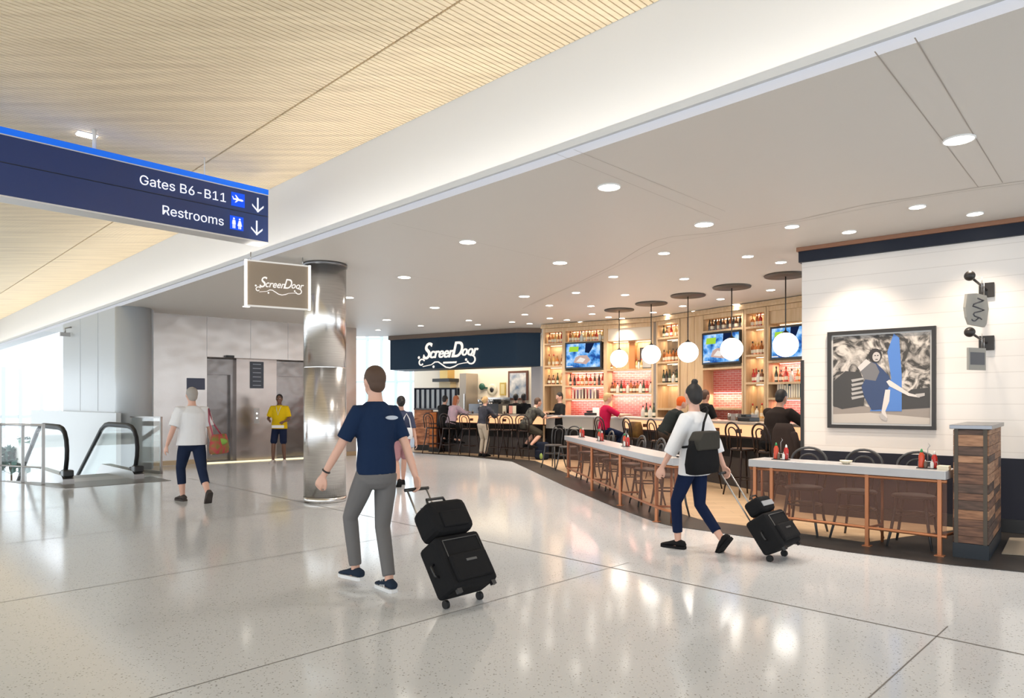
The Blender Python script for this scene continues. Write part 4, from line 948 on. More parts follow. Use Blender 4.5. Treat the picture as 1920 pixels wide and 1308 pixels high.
zwc = Wz(1512, 843)
b = MB(); b.span((-.01, -.025, .16), (LW2, 0, zwc)); struct('wall_wainscot', b, mat('wainscot_navy', (.013, .014, .024), .5, spec=.3), 'dark navy wainscot at the foot of the white wall', loc=V((W0.x, W0.y, 0)), rz=rw)
b = MB(); b.span((-.02, -.04, .009), (LW2, 0, .16)); struct('baseboard_right', b, BLK, 'black baseboard', loc=V((W0.x, W0.y, 0)), rz=rw)
b = MB(); b.span((-.015, -.015, .009), (.03, .2, Wz(1507, 675))); struct('trim_7', b, FRAMEB, 'dark corner post at the end of the white wall', loc=V((W0.x, W0.y, 0)), rz=rw)
def Wthing(name, label, cat, px, py, y=0): return thing(name, label, cat, V((W0.x, W0.y, 0))+R3(rw)@V((onW(px), y, Wz(px, py))), rw)
xa, xb = onW(1553), onW(1756); z0, z1 = Wz(1655, 803.5), Wz(1655, 617)
t = thing('framed_picture', 'large black framed photograph of a seated woman with a blue stripe', 'picture', V((W0.x, W0.y, 0))+R3(rw)@V(((xa+xb)/2, -.001, z0)), rw)
Wp, Hp = xb-xa, z1-z0; e = .045
b = MB()
for a, c_ in (((-Wp/2, -.05, 0), (Wp/2, 0, e)), ((-Wp/2, -.05, Hp-e), (Wp/2, 0, Hp)), ((-Wp/2, -.05, e), (-Wp/2+e, 0, Hp-e)), ((Wp/2-e, -.05, e), (Wp/2, 0, Hp-e))): b.span(a, c_)
obj('frame', b, FRAMEB, t)
b = MB(); b.span((-Wp/2+e, -.02, e), (Wp/2-e, -.003, Hp-e)); obj('white_mount', b, mat('mount_white', (.6, .59, .57), .5), t)
f_ = .02; e2 = e+f_; iw, ih = Wp-2*e2, Hp-2*e2
pm = bpy.data.materials.new('picture_foliage'); pm.use_nodes = True; nt = pm.node_tree; bs = nt.nodes['Principled BSDF']; tc = nt.nodes.new('ShaderNodeTexCoord')
nz = nt.nodes.new('ShaderNodeTexNoise'); nz.inputs['Scale'].default_value = 4.6; nz.inputs['Detail'].default_value = 6; nz.inputs['Distortion'].default_value = 2.2; nt.links.new(tc.outputs['Object'], nz.inputs[0])
r_ = nt.nodes.new('ShaderNodeValToRGB'); nt.links.new(nz.outputs[0], r_.inputs[0]); r_.color_ramp.elements[0].position = .42; r_.color_ramp.elements[0].color = (.045, .04, .035, 1); r_.color_ramp.elements[1].position = .62; r_.color_ramp.elements[1].color = (.62, .56, .50, 1)
nt.links.new(r_.outputs[0], bs.inputs['Base Color']); bs.inputs['Roughness'].default_value = .5
b = MB(); b.span((-iw/2, -.022, e2), (iw/2, -.02, e2+ih)); obj('photo_background', b, pm, t)
def pic(nm, m, polys, lay):
    b = MB()
    for pl in polys: b.quad(*[(-iw/2+x*iw, -.022-.0007*lay, e2+(1-y)*ih) for x, y in pl])
    return obj(nm, b, m, t)
def flat(n, c): return mat('print_'+n, c, .5)
pic('ground', flat('ground', (.30, .26, .23)), [[(0, .82), (.25, .80), (.6, .83), (1, .80), (1, 1), (0, 1)]], 1)
pic('path', flat('path', (.52, .47, .42)), [[(0, .90), (.4, .88), (1, .93), (1, 1), (0, 1)]], 2)
pic('dark_shrub', flat('shrub', (.05, .047, .045)), [[(0, .52), (.14, .40), (.30, .42), (.36, .6), (.33, .8), (.1, .84), (0, .8)], [(.70, .72), (.82, .62), (1, .60), (1, .82), (.72, .84)]], 3)
pic('leaves', flat('leaf', (.42, .40, .38)), [[(.2, .5+.05*i), (.33, .48+.05*i), (.34, .50+.05*i), (.21, .53+.05*i)] for i in range(5)], 4)
pic('blue_stripe', flat('blue', (.08, .20, .52)), [[(.645, 0), (.70, .05), (.725, .45), (.725, .86), (.40, .86), (.43, .80), (.62, .5), (.58, .2)]], 5)
pic('dress', flat('dress', (.035, .06, .14)), [[(.34, .33), (.45, .30), (.54, .40), (.60, .47), (.62, .55), (.56, .66), (.53, .84), (.42, .85), (.34, .70), (.31, .58), (.36, .48)]], 6)
pic('blouse', flat('blouse', (.17, .165, .17)), [[(.30, .40), (.40, .30), (.46, .33), (.50, .42), (.46, .52), (.34, .50)]], 7)
pic('pale_sleeve', flat('sleeve', (.62, .58, .55)), [[(.27, .36), (.36, .27), (.41, .31), (.30, .41)]], 8)
pic('legs', flat('legs', (.66, .61, .57)), [[(.57, .53), (.60, .51), (.80, .66), (.90, .69), (.90, .71), (.79, .69), (.60, .58)], [(.56, .62), (.61, .62), (.60, .75), (.56, .86), (.58, .93), (.555, .95), (.52, .87), (.54, .74)]], 8)
pic('shoes', flat('shoe', (.45, .42, .40)), [[(.52, .88), (.58, .94), (.57, .97), (.52, .95), (.49, .90)], [(.86, .67), (.95, .66), (.95, .69), (.88, .71)]], 9)
def disc(cx, cy, rx, ry, n=16): return [(cx+rx*math.cos(i*2*math.pi/n), cy+ry*math.sin(i*2*math.pi/n)) for i in range(n)]
pic('hair', flat('hair', (.03, .026, .024)), [disc(.455, .235, .07, .08)], 8)
pic('face', flat('face', (.50, .46, .43)), [disc(.468, .25, .042, .055)], 9)
pic('eyes', flat('hair', (.03, .026, .024)), [disc(.455, .235, .009, .006, 8), disc(.483, .235, .009, .006, 8), disc(.47, .28, .016, .005, 8)], 10)
# bracket signs
GM = mat('sign_grey_white', (.34, .32, .28), .6)
def skew(b): b.v = [(x-.065+(y+.24)*.55, y-.2, z) for x, y, z in b.v]
def bracket(px, py, label, drop, oval):
    t = Wthing('bracket_sign', label, 'sign', px, py)
    b = MB(); b.span((-.075, -.035, -.085), (.075, -.001, .085)); obj('wall_plate', b, FRAMEB, t, bevel=.006)
    b = MB(); b.tube([(0, -.03, 0), (-.10, -.68, .08)], .013); obj('arm', b, FRAMEB, t)
    b = MB(); b.ball((-.10, -.70, .08), .055, 16); obj('ball_finial', b, FRAMEB, t)
    for y in (-.36, -.12): b = MB(); b.tube([(0, y-.2, .075 if y < -.3 else .04), (0, y-.2, -.09)], .005, 6); obj('hanger_link', b, SATIN, t)
    if oval:
        b = MB(); pts = [(-.385, -.10), (-.25, -.085), (-.10, -.10), (-.07, -.25), (-.10, -.42), (-.13, -.46), (-.35, -.44), (-.39, -.36), (-.41, -.25)]
        b.loft([[V((x, y, z)) for y, z in pts] for x in (-.012, .012)], smooth=False); skew(b); obj('board', b, GM, t)
        b = MB(); b.tube([(-.015, -.24+.10*math.sin(i*1.1)*(1 if i % 2 else .6), -.14-.22*i/12) for i in range(13)], .008, 6)
        b.tube([(-.015, -.33+.15*i/6, -.38-.02*math.sin(i)) for i in range(7)], .007, 6); skew(b); v0 = list(b.v); obj('lettering', b, mat('ink', (.06, .06, .07), .5), t); b.v = [(x+.03, y, z) for x, y, z in v0]; obj('lettering', b, mat('ink', (.06, .06, .07), .5), t)
    else:
        b = MB(); b.span((-.01, -.36, -.33), (.01, -.11, -.08)); skew(b); obj('board', b, GM, t)
        b = MB(); b.span((-.013, -.34, -.27), (.013, -.13, -.13)); skew(b); obj('dark_panel', b, mat('ink2', (.10, .10, .11), .5), t)
bracket(1850, 544, 'upper black wall bracket holding a tall pale lettered board', .1, True)
bracket(1850, 643, 'lower black wall bracket holding a small square board', .1, False)
# reclaimed wood half wall beside the right drink rail
HA = G(1790, 1044); HB = D(1833, 6.72); r1 = line_rz(HA, HB); ev = V((.64, .768, 0)); rh = math.atan2(ev.y, ev.x)
zc_ = zof(797, HA.y)
t = thing('half_wall', 'chest-high half wall clad in reclaimed boards with a steel cap', 'partition', V((HA.x, HA.y, .006)), rh)
Lh = 1.28
b = MB(); b.span((.0, -.26, .14), (Lh, 0, zc_-.04)); b.cur = 0
o = obj('board_cladding', b, mat('mixed_boards', (.035, .02, .014), .7), t)
BW = [mat('board_%d' % i, c, .65, noise=(c2, 3, (2, 2, 14))) for i, (c, c2) in enumerate((((.16, .075, .04), (.34, .17, .09)), ((.09, .045, .03), (.2, .1, .06)), ((.22, .11, .06), (.42, .23, .13)), ((.05, .03, .022), (.12, .07, .05))))]
random.seed(3)
bo = MB(); z = .145
while z < zc_-.06:
    hh_ = min(random.choice((.07, .09, .11)), zc_-.045-z); bo.cur = random.randrange(4); bo.span((-.012, -.23, z), (0, -.03, z+hh_-.004))
    x = 0
    while x < Lh-.02:
        l_ = min(random.uniform(.3, .7), Lh-x); bo.cur = random.randrange(4)
        bo.span((x+.002, -.272, z), (x+l_-.002, -.26, z+hh_-.004)); bo.span((x+.002, 0, z), (x+l_-.002, .012, z+hh_-.004)); x += l_
    z += hh_
obj('reclaimed_boards', bo, BW, t)
b = MB(); b.span((-.035, -.30, zc_-.04), (Lh, .04, zc_)); obj('cap', b, STEELD, t, bevel=.004)
b = MB(); b.span((-.014, -.275, 0), (Lh, .015, .14)); obj('plinth', b, mat('plinth_navy', (.006, .011, .018), .5), t)
b = MB()
for y in (-.03, -.262): b.span((-.016, y, .14), (-.004, y+.032, zc_-.04))
obj('corner_strip', b, mat('corner_brown', (.06, .045, .03), .5), t)
# door mat tiles at the right edge
P = [G(1878, 1040), G(1893, 1010), G(2000, 1012), G(2010, 1050)]
b = MB(); b.prism([(p.x, p.y) for p in P], .0095, .016); tag(obj('floor_mat', b, mat('mat_beige', (.30, .25, .19), .6)), 'beige mat on the dark tiles at the right edge', 'mat')

# ------------------------------------------------------------------ condiments and small things
def small_bottle(name, label, loc, h_, r, body, cap, group):
    t = thing(name, label, 'bottle', loc, 0, group)
    b = MB(); b.lathe([(r*.95, 0), (r, .006), (r, h_*.62), (r*.55, h_*.78), (r*.4, h_*.82)], n=14); obj('bottle_body', b, body, t)
    b = MB(); b.lathe([(r*.5, h_*.80), (r*.42, h_*.9), (r*.12, h_)], n=12); obj('cap', b, cap, t); return t
SRI = mat('chili_red', (.55, .06, .02), .3); GRN = mat('cap_green', (.02, .25, .08), .4); YEL = mat('mustard', (.65, .42, .05), .4); KET = mat('ketchup', (.45, .02, .015), .35); SALT = mat('shaker_glass', (.6, .6, .58), .2)
def caddy(p, rz, where):
    p = V((p.x, p.y, ZT+.006))
    t = thing('condiment_caddy', 'small wire condiment caddy %s' % where, 'caddy', p, rz, 'condiment caddies')
    b = MB(); b.span((-.09, -.05, 0), (.09, .05, .008)); obj('tray', b, FRAMEB, t)
    b = MB(); b.tube([(-.085, 0, .008), (-.085, 0, .07), (.085, 0, .07), (.085, 0, .008)], .004, 6); b.tube([(0, 0, .07), (0, 0, .2), (.02, 0, .23), (0, 0, .26), (-.02, 0, .23), (0, 0, .2)], .004, 6); obj('wire_handle', b, SATIN, t)
    q = lambda x, y: p+R3(rz)@V((x, y, .008))
    small_bottle('sauce_bottle', 'red chili sauce bottle with green cap %s' % where, q(-.055, .0), .19, .027, SRI, GRN, 'sauce bottles on the drink rails')
    small_bottle('sauce_bottle', 'dark red ketchup bottle %s' % where, q(.055, .018), .17, .026, KET, mat('cap_white', (.75, .75, .72), .4), 'sauce bottles on the drink rails')
    small_bottle('salt_shaker', 'small glass shaker %s' % where, q(.045, -.032), .085, .016, SALT, SATIN, 'shakers on the drink rails')
    small_bottle('pepper_shaker', 'small dark pepper shaker %s' % where, q(-.012, -.03), .08, .016, mat('pepper', (.1, .07, .05), .4), SATIN, 'shakers on the drink rails')
def onR(f, y=.2): p = R0+(R1-R0)*f+nr*y; return p
caddy(onR(.15), ra, 'at the left end of the right drink rail')
caddy(onR(.90), ra, 'at the right end of the right drink rail')
t = thing('napkin_stack', 'short stack of cream napkins at the right end of the right drink rail', 'napkins', V((*onR(.975, .16)[:2], ZT+.006)), ra)
b = MB()
for k in range(6): b.box((random.uniform(-.003, .003), 0, .004+.007*k), (.10, .10, .006))
obj('napkins', b, CR, t)
t = thing('small_bowl', 'small cream bowl in the middle of the right drink rail', 'bowl', V((*onR(.52, .14)[:2], ZT+.006)), ra)
b = MB(); b.lathe([(.03, 0), (.06, .03), (.065, .04), (.058, .035), (.01, .01)], n=20); obj('bowl', b, CR, t)
for k, (f, wh) in enumerate(((.12, 'at the far end of the left drink rail'), (.38, 'in the middle of the left drink rail'), (.66, 'at the near bend of the left drink rail'))):
    p = RLp[0]+(RLp[4]-RLp[0])*f+n2*.2; caddy(p, rl2, wh)
# things on the bar
def glass_cup(p, label, grp, h_=.13, m=None):
    t = thing('drinking_glass', label, 'glass', p, 0, grp)
    b = MB(); b.lathe([(.028, 0), (.036, h_), (.034, h_), (.026, .008), (.002, .008)], n=14); obj('glass_wall', b, GLASS, t)
    b = MB(); b.lathe([(.002, .009), (.026, .009), (.031, h_*.6), (.002, h_*.6)], n=12); obj('drink', b, m or mat('cola', (.10, .03, .01), .1), t)
for i, px in enumerate((870, 884, 922, 944, 1012)): glass_cup(on_counter(C0, C1, px, .05), 'drinking glass on the left counter, %s from its left end' % ordw[i+1], 'glasses on the left counter')
for i, px in enumerate((1262, 1346, 1360, 1374)): glass_cup(on_counter(C3, C5, px, .25), 'drinking glass on the right counter, %s from its far end' % ordw[i+1], 'glasses on the right counter')
for i, px in enumerate((1184, 1190, 1197, 1204)):
    put_bottle(('clear', 'dark green', 'clear', 'dark green')[i], on_counter(C3, C5, px, .3), 0, '%s bottle clustered on the far end of the right counter, %s of four' % (('clear', 'dark green', 'clear', 'dark green')[i], ordw[i+1]), 'bottles on the right counter')
for i, px in enumerate((1352, 1364)):
    p = on_counter(C3, C5, px, .4); t = thing('glass_rack', 'low grey glass rack on the right counter, %s' % ('left one', 'right one')[i], 'rack', p, rr_, 'glass racks')
    b = MB(); b.span((-.2, -.06, 0), (.2, .1, .12)); obj('crate', b, mat('crate_grey', (.32, .28, .26), .5), t)
for A_, B_, px, lab in ((C1, C2, 1100, 'payment terminal and printer on the service counter by the bartender'), (C3, C5, 1385, 'black payment terminal on the right counter left of the person in black')):
    p = on_counter(A_, B_, px, .2); t = thing('payment_terminal', lab, 'payment terminal', p, line_rz(A_, B_))
    b = MB(); b.span((-.16, -.1, 0), (.16, .12, .07)); obj('base_unit', b, BLK, t, bevel=.01); b = MB(); b.box((-.05, 0, .10), (.14, .12, .05)); obj('paper_feed', b, BLK, t, bevel=.01)
p = on_counter(C1, C2, 1106, .25); t = thing('napkin_holder', 'white napkin box on the service counter behind the person in red', 'napkins', p, 0)
b = MB(); b.box((0, 0, .10), (.16, .14, .20)); obj('holder', b, WHITE, t, bevel=.01)
for i, px in enumerate((893, 898, 936, 948, 955)):
    p = on_counter(C0, C1, px, .22); t = thing('menu_card', 'pink and cream standing menu card on the left counter, %s from the left' % ordw[i+1], 'menu', p, rl, 'menu cards on the left counter')
    b = MB(); b.span((-.06, 0, 0), (.06, .012, .24)); obj('card', b, mat('card_pink', (.7, .32, .26), .5) if i % 2 else CR, t); b = MB(); b.span((-.07, -.02, 0), (.07, .03, .015)); obj('stand', b, BLK, t)

# ------------------------------------------------------------------ people
def ik(a, b, l1, l2, pole):
    d = b-a; L = min(d.length, (l1+l2)*.999); u = d.normalized(); x = (l1*l1-l2*l2+L*L)/(2*L); h_ = math.sqrt(max(l1*l1-x*x, 0))
    p = pole-u*pole.dot(u); p = p.normalized() if p.length > 1e-5 else V((0, 1, 0)); return a+u*x+p*h_, a+u*L
def limb(mb, pts, rads, n=12):
    P = [pts[0]-(pts[1]-pts[0]).normalized()*rads[0]*.6]+list(pts)+[pts[-1]+(pts[-1]-pts[-2]).normalized()*rads[-1]*.6]
    mb.tube(P, [rads[0]*.55]+list(rads)+[rads[-1]*.55], n)
def seg(a, b, n, r0, rm, r1, t0=0, t1=1):
    out = []; rr = []
    for i in range(n+1):
        t = t0+(t1-t0)*i/n; out.append(a.lerp(b, t)); rr.append(r0+(rm-r0)*min(t*2.5, 1) if t < .4 else rm+(r1-rm)*(t-.4)/.6)
    return out, rr
def hand(mb, wr, d, nrm, side, curl=.5, s=1.0):
    """palm, four unequal bent fingers and a thumb; d runs along the hand, nrm out of the palm"""
    d = d.normalized(); nrm = (nrm-d*nrm.dot(d)).normalized(); x = d.cross(nrm).normalized()*side
    def P(a, b_, c_): return wr+d*a*s+x*b_*s+nrm*c_*s
    mb.loft([[P(a, w_*math.cos(q), t_*math.sin(q)) for q in [2*math.pi*i/10 for i in range(10)]] for a, w_, t_ in ((-.01, .026, .019), (.02, .033, .017), (.055, .041, .015), (.085, .040, .013), (.095, .034, .010))])
    for k, (off_, ln) in enumerate(((-.030, .070), (-.010, .080), (.010, .075), (.029, .058))):
        p0 = P(.080, off_, 0); a1, a2, a3 = curl*.6, curl*1.5, curl*2.1
        p1 = p0+(d*math.cos(a1)+nrm*math.sin(a1))*ln*.45*s; p2 = p1+(d*math.cos(a2)+nrm*math.sin(a2))*ln*.33*s; p3 = p2+(d*math.cos(a3)+nrm*math.sin(a3))*ln*.26*s
        mb.tube([p0, p1, p2, p3], [.0095*s, .009*s, .0083*s, .007*s], 8)
    p0 = P(.02, -.028, .004); p1 = P(.052, -.052, .014); p2 = P(.080, -.056, .024); p3 = P(.100, -.052, .032)
    mb.tube([p0, p1, p2, p3], [.014*s, .0115*s, .010*s, .008*s], 8)
SK1 = mat('skin_light', (.62, .36, .27), .5); SK2 = mat('skin_brown', (.16, .075, .045), .5); SK3 = mat('skin_tan', (.46, .25, .17), .5)
EYEW = mat('eye_white', (.8, .78, .75), .3); LIPS = mat('lips', (.38, .13, .11), .5)
def fabric(n, c, c2=None, sc_=30): return mat('fabric_'+n, c, .85, noise=(c2, sc_, (1, 1, 1)) if c2 else None, bump=(9, .35, .02), spec=.12)
def person(label, loc, rz, hands, feet, skin=SK1, shirt=None, sleeve=.5, hem=-.02, pants=None, pleg=.97, shoes=None, sole=None, hair=None, style='short',
           pel=.93, lean=0.0, side_lean=0, build=1.0, vox=.012, s=1.0, curl=.5, head_yaw=0, head_pitch=0, neckl=0, group=None, flat_feet=(True, True), shirt_extra=.0, elbow_pole=None, category='person', face=True, pshort=False, hips=1.0):
    t = thing('person', label, category, loc, rz, group); t.scale = (s, s, s)
    up = V((side_lean, math.sin(lean), math.cos(lean))).normalized(); X = V((1, 0, 0)); Y = up.cross(X).normalized()*-1; Y = X.cross(up)*-1 if False else up.cross(X)
    Y = V((0, up.z, -up.y))
    P0 = V((0, 0, pel)); b = build
    def sp(a): return P0+up*a
    def ring(a, rx, ry, yo=0, n=20): return [sp(a)+X*rx*math.cos(q)+Y*(ry*math.sin(q)+yo) for q in [2*math.pi*i/n for i in range(n)]]
    neck = sp(.555); nd = (up*.7+V((0, math.sin(lean*.4), 1))*.5).normalized(); hc = neck+nd*(.155+neckl)+V((0, .015, 0))
    shl = {k: sp(.462)+X*k*.168*b for k in (-1, 1)}; hip = {k: P0+X*k*.09-V((0, 0, .02)) for k in (-1, 1)}
    el, wr, kn, an = {}, {}, {}, {}
    for i, k in enumerate((-1, 1)):
        pole = (elbow_pole or (V((-1*.5, -1, -.3)), V((.5, -1, -.3))))[i]
        el[k], wr[k] = ik(shl[k], V(hands[i][:3]), .29, .255, V(pole))
        kn[k], an[k] = ik(hip[k], V(feet[i][:3])+V((0, 0, .09)), .43, .41, V((0.12*k, 1, 0)))
    # ---- body: one continuous skin
    m = MB()
    m.loft([ring(-.10, .10*b, .08), ring(-.05, .155*b*hips, .105*b), ring(.04, .165*b*hips, .108*b), ring(.18, .138*b, .095*b), ring(.33, .158*b, .112*b), ring(.43, .165*b, .108*b), ring(.48, .140*b, .088), ring(.515, .098, .072), ring(.55, .062, .058), ring(.58, .054, .054)])
    limb(m, [sp(.50), neck, neck.lerp(hc, .45)], [.06, .056, .054])
    for i, k in enumerate((-1, 1)):
        pts, rr = seg(shl[k], el[k], 4, .052*b, .045*b, .038*b); p2, r2 = seg(el[k], wr[k], 4, .038*b, .037*b, .025); limb(m, [shl[k]-X*k*.05]+pts+p2[1:], [.055*b]+rr+r2[1:])
        pts, rr = seg(hip[k], kn[k], 4, .080*b, .076*b, .052*b); p2, r2 = seg(kn[k], an[k], 4, .052*b, .054*b, .034); limb(m, pts+p2[1:], rr+r2[1:])
        d = wr[k]-el[k]; pn = V(hands[i][3:6]) if len(hands[i]) > 3 else V((-k, .25, 0)); hd = V(hands[i][6:9]) if len(hands[i]) > 6 else d
        sd = 1 if d.cross(pn).dot(V((0, 1, .3))) * 1 > 0 else -1
        hand(m, wr[k]+d.normalized()*.008, hd, pn, sd, curl)
        fd = V((0, 1, 0)) if flat_feet[i] else V((0, .75, -.66)); fd = (fd+V((.12*k, 0, 0))).normalized()
        if flat_feet[i]: limb(m, [an[k], an[k]+V((0, 0, -.045))+fd*.02, an[k]+fd*.13+V((0, 0, -.06))], [.035, .035, .024])
        else: fw = V((.08*k, .62, -.78)).normalized(); uq = V((0, .78, .62)); limb(m, [an[k], an[k]-uq*.045+fw*.02, an[k]-uq*.062+fw*.12], [.034, .032, .020])
    m.ball(hc, (.076, .093, .108), 20); R = Matrix.Rotation(head_yaw, 3, 'Z')@Matrix.Rotation(head_pitch, 3, 'X')
    H = lambda x, y, z: hc+R@V((x, y, z))
    m.ball(H(0, .030, -.062), (.054, .058, .056), 14, R); m.ball(H(0, .062, -.098), (.024, .022, .018), 10); m.tube([H(0, .086, .018), H(0, .102, -.012), H(0, .108, -.024), H(0, .092, -.034)], [.009, .012, .014, .010], 8)
    for k in (-1, 1): m.ball(H(k*.077, -.004, -.012), (.012, .02, .032), 10, R); m.ball(H(k*.030, .080, .022), (.018, .012, .006), 8, R)
    obj('body', m, skin, t, remesh=vox, smooth=2)
    if face:
        for k in (-1, 1): m = MB(); m.ball(H(k*.031, .083, .004), (.0125, .009, .008), 10, R); m.cur = 1; m.ball(H(k*.031, .090, .004), (.006, .004, .006), 8, R); obj('eye', m, [EYEW, BLK], t)
        m = MB(); m.ball(H(0, .087, -.055), (.022, .010, .007), 10, R); obj('lips', m, LIPS, t)
    # ---- trousers
    if pants:
        m = MB(); e = .016
        m.loft([ring(-.135, .085*b, .07), ring(-.09, .14*b+e, .105), ring(-.04, .162*b*hips+e, .112*b+e), ring(.04, .168*b*hips+e, .112*b+e), ring(.11, .136*b, .092*b)])
        for k in (-1, 1):
            lo = V((0, 0, -.035)); A = hip[k]+V((0, 0, -.0)); T = pleg
            r_k = .066*b if not pshort else .088*b
            pts, rr = seg(A, kn[k], 5, .094*b, .090*b, r_k)
            if T <= .5: 
                tt2 = T*2; n_ = max(2, int(5*tt2)); pts, rr = seg(A, kn[k], 5, .096*b, .094*b, .086*b, 0, tt2); limb(m, pts, rr)
            else:
                p2, r2 = seg(kn[k], an[k], 5, r_k, .062*b, .050, 0, (T-.5)*2); m.tube(pts+p2[1:], rr+r2[1:], 14)
        obj('trousers' if pleg > .6 else 'shorts', m, pants, t, remesh=max(vox, .010), smooth=3)
    if shirt:
        m = MB(); e = .020+shirt_extra
        rg = [ring(hem, .166*b*hips+e, .112*b+e)] if hem < .1 else []
        rg += [ring(a, rx*b+e, ry*b+e) for a, rx, ry in ((.06, .160, .108), (.18, .144, .098), (.33, .158, .112), (.43, .160, .106)) if a > hem+.03]+[ring(.48, .140*b+e*.7, .090+e*.6), ring(.52, .100+e*.4, .076+e*.3), ring(.545, .074, .066)]
        m.loft(rg)
        for k in (-1, 1):
            es = e*.75+.004
            pts, rr = seg(shl[k], el[k], 4, .054*b+es, .048*b+es, .043*b+es, 0, min(sleeve*2, 1)); A = [shl[k]-X*k*.05]+pts; Rr = [.044*b+es]+rr
            if sleeve > .5:
                p2, r2 = seg(el[k], wr[k], 4, .043*b+es, .042*b+es*.8, .032+es*.4, 0, (sleeve-.5)*2); A += p2[1:]; Rr += r2[1:]
            m.tube([A[0]-(A[1]-A[0])*.5]+A, [Rr[0]*.6]+Rr, 14)
        obj('shirt', m, shirt, t, remesh=max(vox, .010), smooth=3)
    if shoes:
        for i, k in enumerate((-1, 1)):
            g_ = t_ = None; ff = flat_feet[i]
            if ff: o_ = V((an[k].x, an[k].y, an[k].z-.09)); fwd = V((.12*k, 1, 0)).normalized(); upv = V((0, 0, 1))
            else: fwd = V((.08*k, .62, -.78)).normalized(); upv = V((0, .78, .62)); o_ = an[k]-upv*.09
            sdv = fwd.cross(upv).normalized(); q = lambda a, w_, z: o_+fwd*a+sdv*w_+upv*z
            m = MB(); prof = ((-.085, .022, .03, .06), (-.07, .036, .02, .085), (-.02, .040, .02, .10), (.05, .043, .02, .085), (.11, .049, .02, .062), (.155, .046, .02, .050), (.185, .030, .022, .040), (.195, .012, .024, .034))
            m.loft([[q(a, w_*math.cos(x), z0+(z1-z0)*(.5+.5*math.sin(x))) for x in [2*math.pi*j/14 for j in range(14)]] for a, w_, z0, z1 in prof]); so = obj('shoe', m, shoes, t)
            m = MB(); ol = [(a, w_+.004) for a, w_, _, _ in prof]; out = [q(a, w_, 0) for a, w_ in ol]+[q(a, -w_, 0) for a, w_ in ol[::-1]]; top = [p+upv*.028 for p in out]; n = len(out)
            m.add(out+top, [tuple(range(n)), tuple(range(n, 2*n))]+[(j, (j+1) % n, n+(j+1) % n, n+j) for j in range(n)]); ss = obj('sole', m, sole or shoes, t); ss.parent = so
            if sole and i == SH_STRIPE.get(label, 9):
                for c_ in range(3):
                    m = MB(); a0 = .0+.030*c_
                    for sgn in (-1, 1): m.add([q(a0, sgn*.0435, .03), q(a0+.012, sgn*.0445, .03), q(a0+.030, sgn*.034, .072), q(a0+.018, sgn*.034, .076)], [(0, 1, 2, 3)])
                    st_ = obj('stripe', m, WHITE, t); st_.parent = so
    # ---- hair
    if hair:
        m = MB()
        if style != 'bald': m.ball(H(0, -.016, .022), (.085, .094, .100), 20, R); m.ball(H(0, -.045, -.03), (.070, .058, .07), 14, R)
        if style == 'bun': m.ball(H(0, -.06, -.02), (.075, .055, .085), 14, R); m.ball(H(0, -.03, .135), (.036, .036, .034), 12)
        if style == 'low_bun': m.ball(H(0, -.125, .0), (.045, .04, .045), 12)
        if style == 'long': m.loft([[H(w_*math.cos(q), y+d_*math.sin(q), z) for q in [2*math.pi*i/14 for i in range(14)]] for z, w_, d_, y in ((.05, .07, .05, -.05), (-.03, .088, .06, -.045), (-.12, .090, .048, -.06), (-.22, .080, .035, -.075), (-.28, .05, .022, -.08))])
        if style == 'pony': m.tube([H(0, -.10, .03), H(0, -.15, .0), H(0, -.15, -.1), H(0, -.13, -.2)], [.03, .035, .03, .012], 12)
        obj('hair', m, hair, t, remesh=max(vox*.8, .008), smooth=2)
    return t, dict(sh=shl, el=el, wr=wr, hc=hc, sp=sp, H=H, an=an, hip=hip)
SH_STRIPE = {}
NV = fabric('navy', (.010, .023, .060)); GRT = fabric('grey_trousers', (.15, .145, .145)); WT = fabric('white', (.74, .74, .75)); JN = fabric('denim', (.008, .015, .045)); BK = fabric('black', (.014, .014, .015))
HB = mat('hair_brown', (.075, .04, .025), .7); HK = mat('hair_black', (.012, .01, .010), .6); HG = mat('hair_grey', (.34, .31, .28), .7); HR = mat('hair_auburn', (.30, .09, .03), .6); HY = mat('hair_blonde', (.55, .36, .17), .6)
R45 = math.radians(45)
def tube_part(name, pts, r, m, t, n=8, flat=None): b = MB(); b.tube(pts, r, n, flat=flat); return obj(name, b, m, t)
# 1 the man in navy, mid-stride
ML = 'person in navy t-shirt and grey trousers walking away, pulling two black bags'
SH_STRIPE[ML] = 1
man_loc = D(706, 5.48)
t, j = person(ML, man_loc, R45, [(-.34, .20, .91, 1, .3, 0), (.25, -.26, .74, -1, 0, 0, 0, -.35, -.9)], [(-.05, .22, .05), (.05, -.10, 0)], shirt=NV, sleeve=.40, hem=-.02, pants=GRT, pleg=.97,
              shoes=fabric('sneaker_navy', (.02, .03, .05)), sole=mat('sole_white', (.7, .7, .7), .5), hair=HB, style='short', vox=.008, s=1.025, curl=.8, build=.93, hips=.93, pel=.925, lean=.03)
b = MB(); c = j['sp'](.44)
pts = [c+V((.055+.052*math.cos(a), -.142-.004*math.cos(a), .016*math.sin(a)-.02)) for a in [i*2*math.pi/18 for i in range(18)]]
b.loft([[p+V((0, dy, 0)) for p in pts] for dy in (-.004, .01)], smooth=False); obj('back_print', b, mat('print_pale', (.45, .50, .58), .6), t)
w0 = j['wr'][-1]; e0 = j['el'][-1]; d_ = (w0-e0).normalized(); a_ = d_.cross(V((0, 0, 1))).normalized(); c_ = a_.cross(d_)
b = MB(); b.tube([w0-d_*.03+(a_*math.cos(q)+c_*math.sin(q))*.029 for q in [i*math.pi/8 for i in range(16)]], .007, 6, closed=True); obj('wristwatch', b, BLK, t)
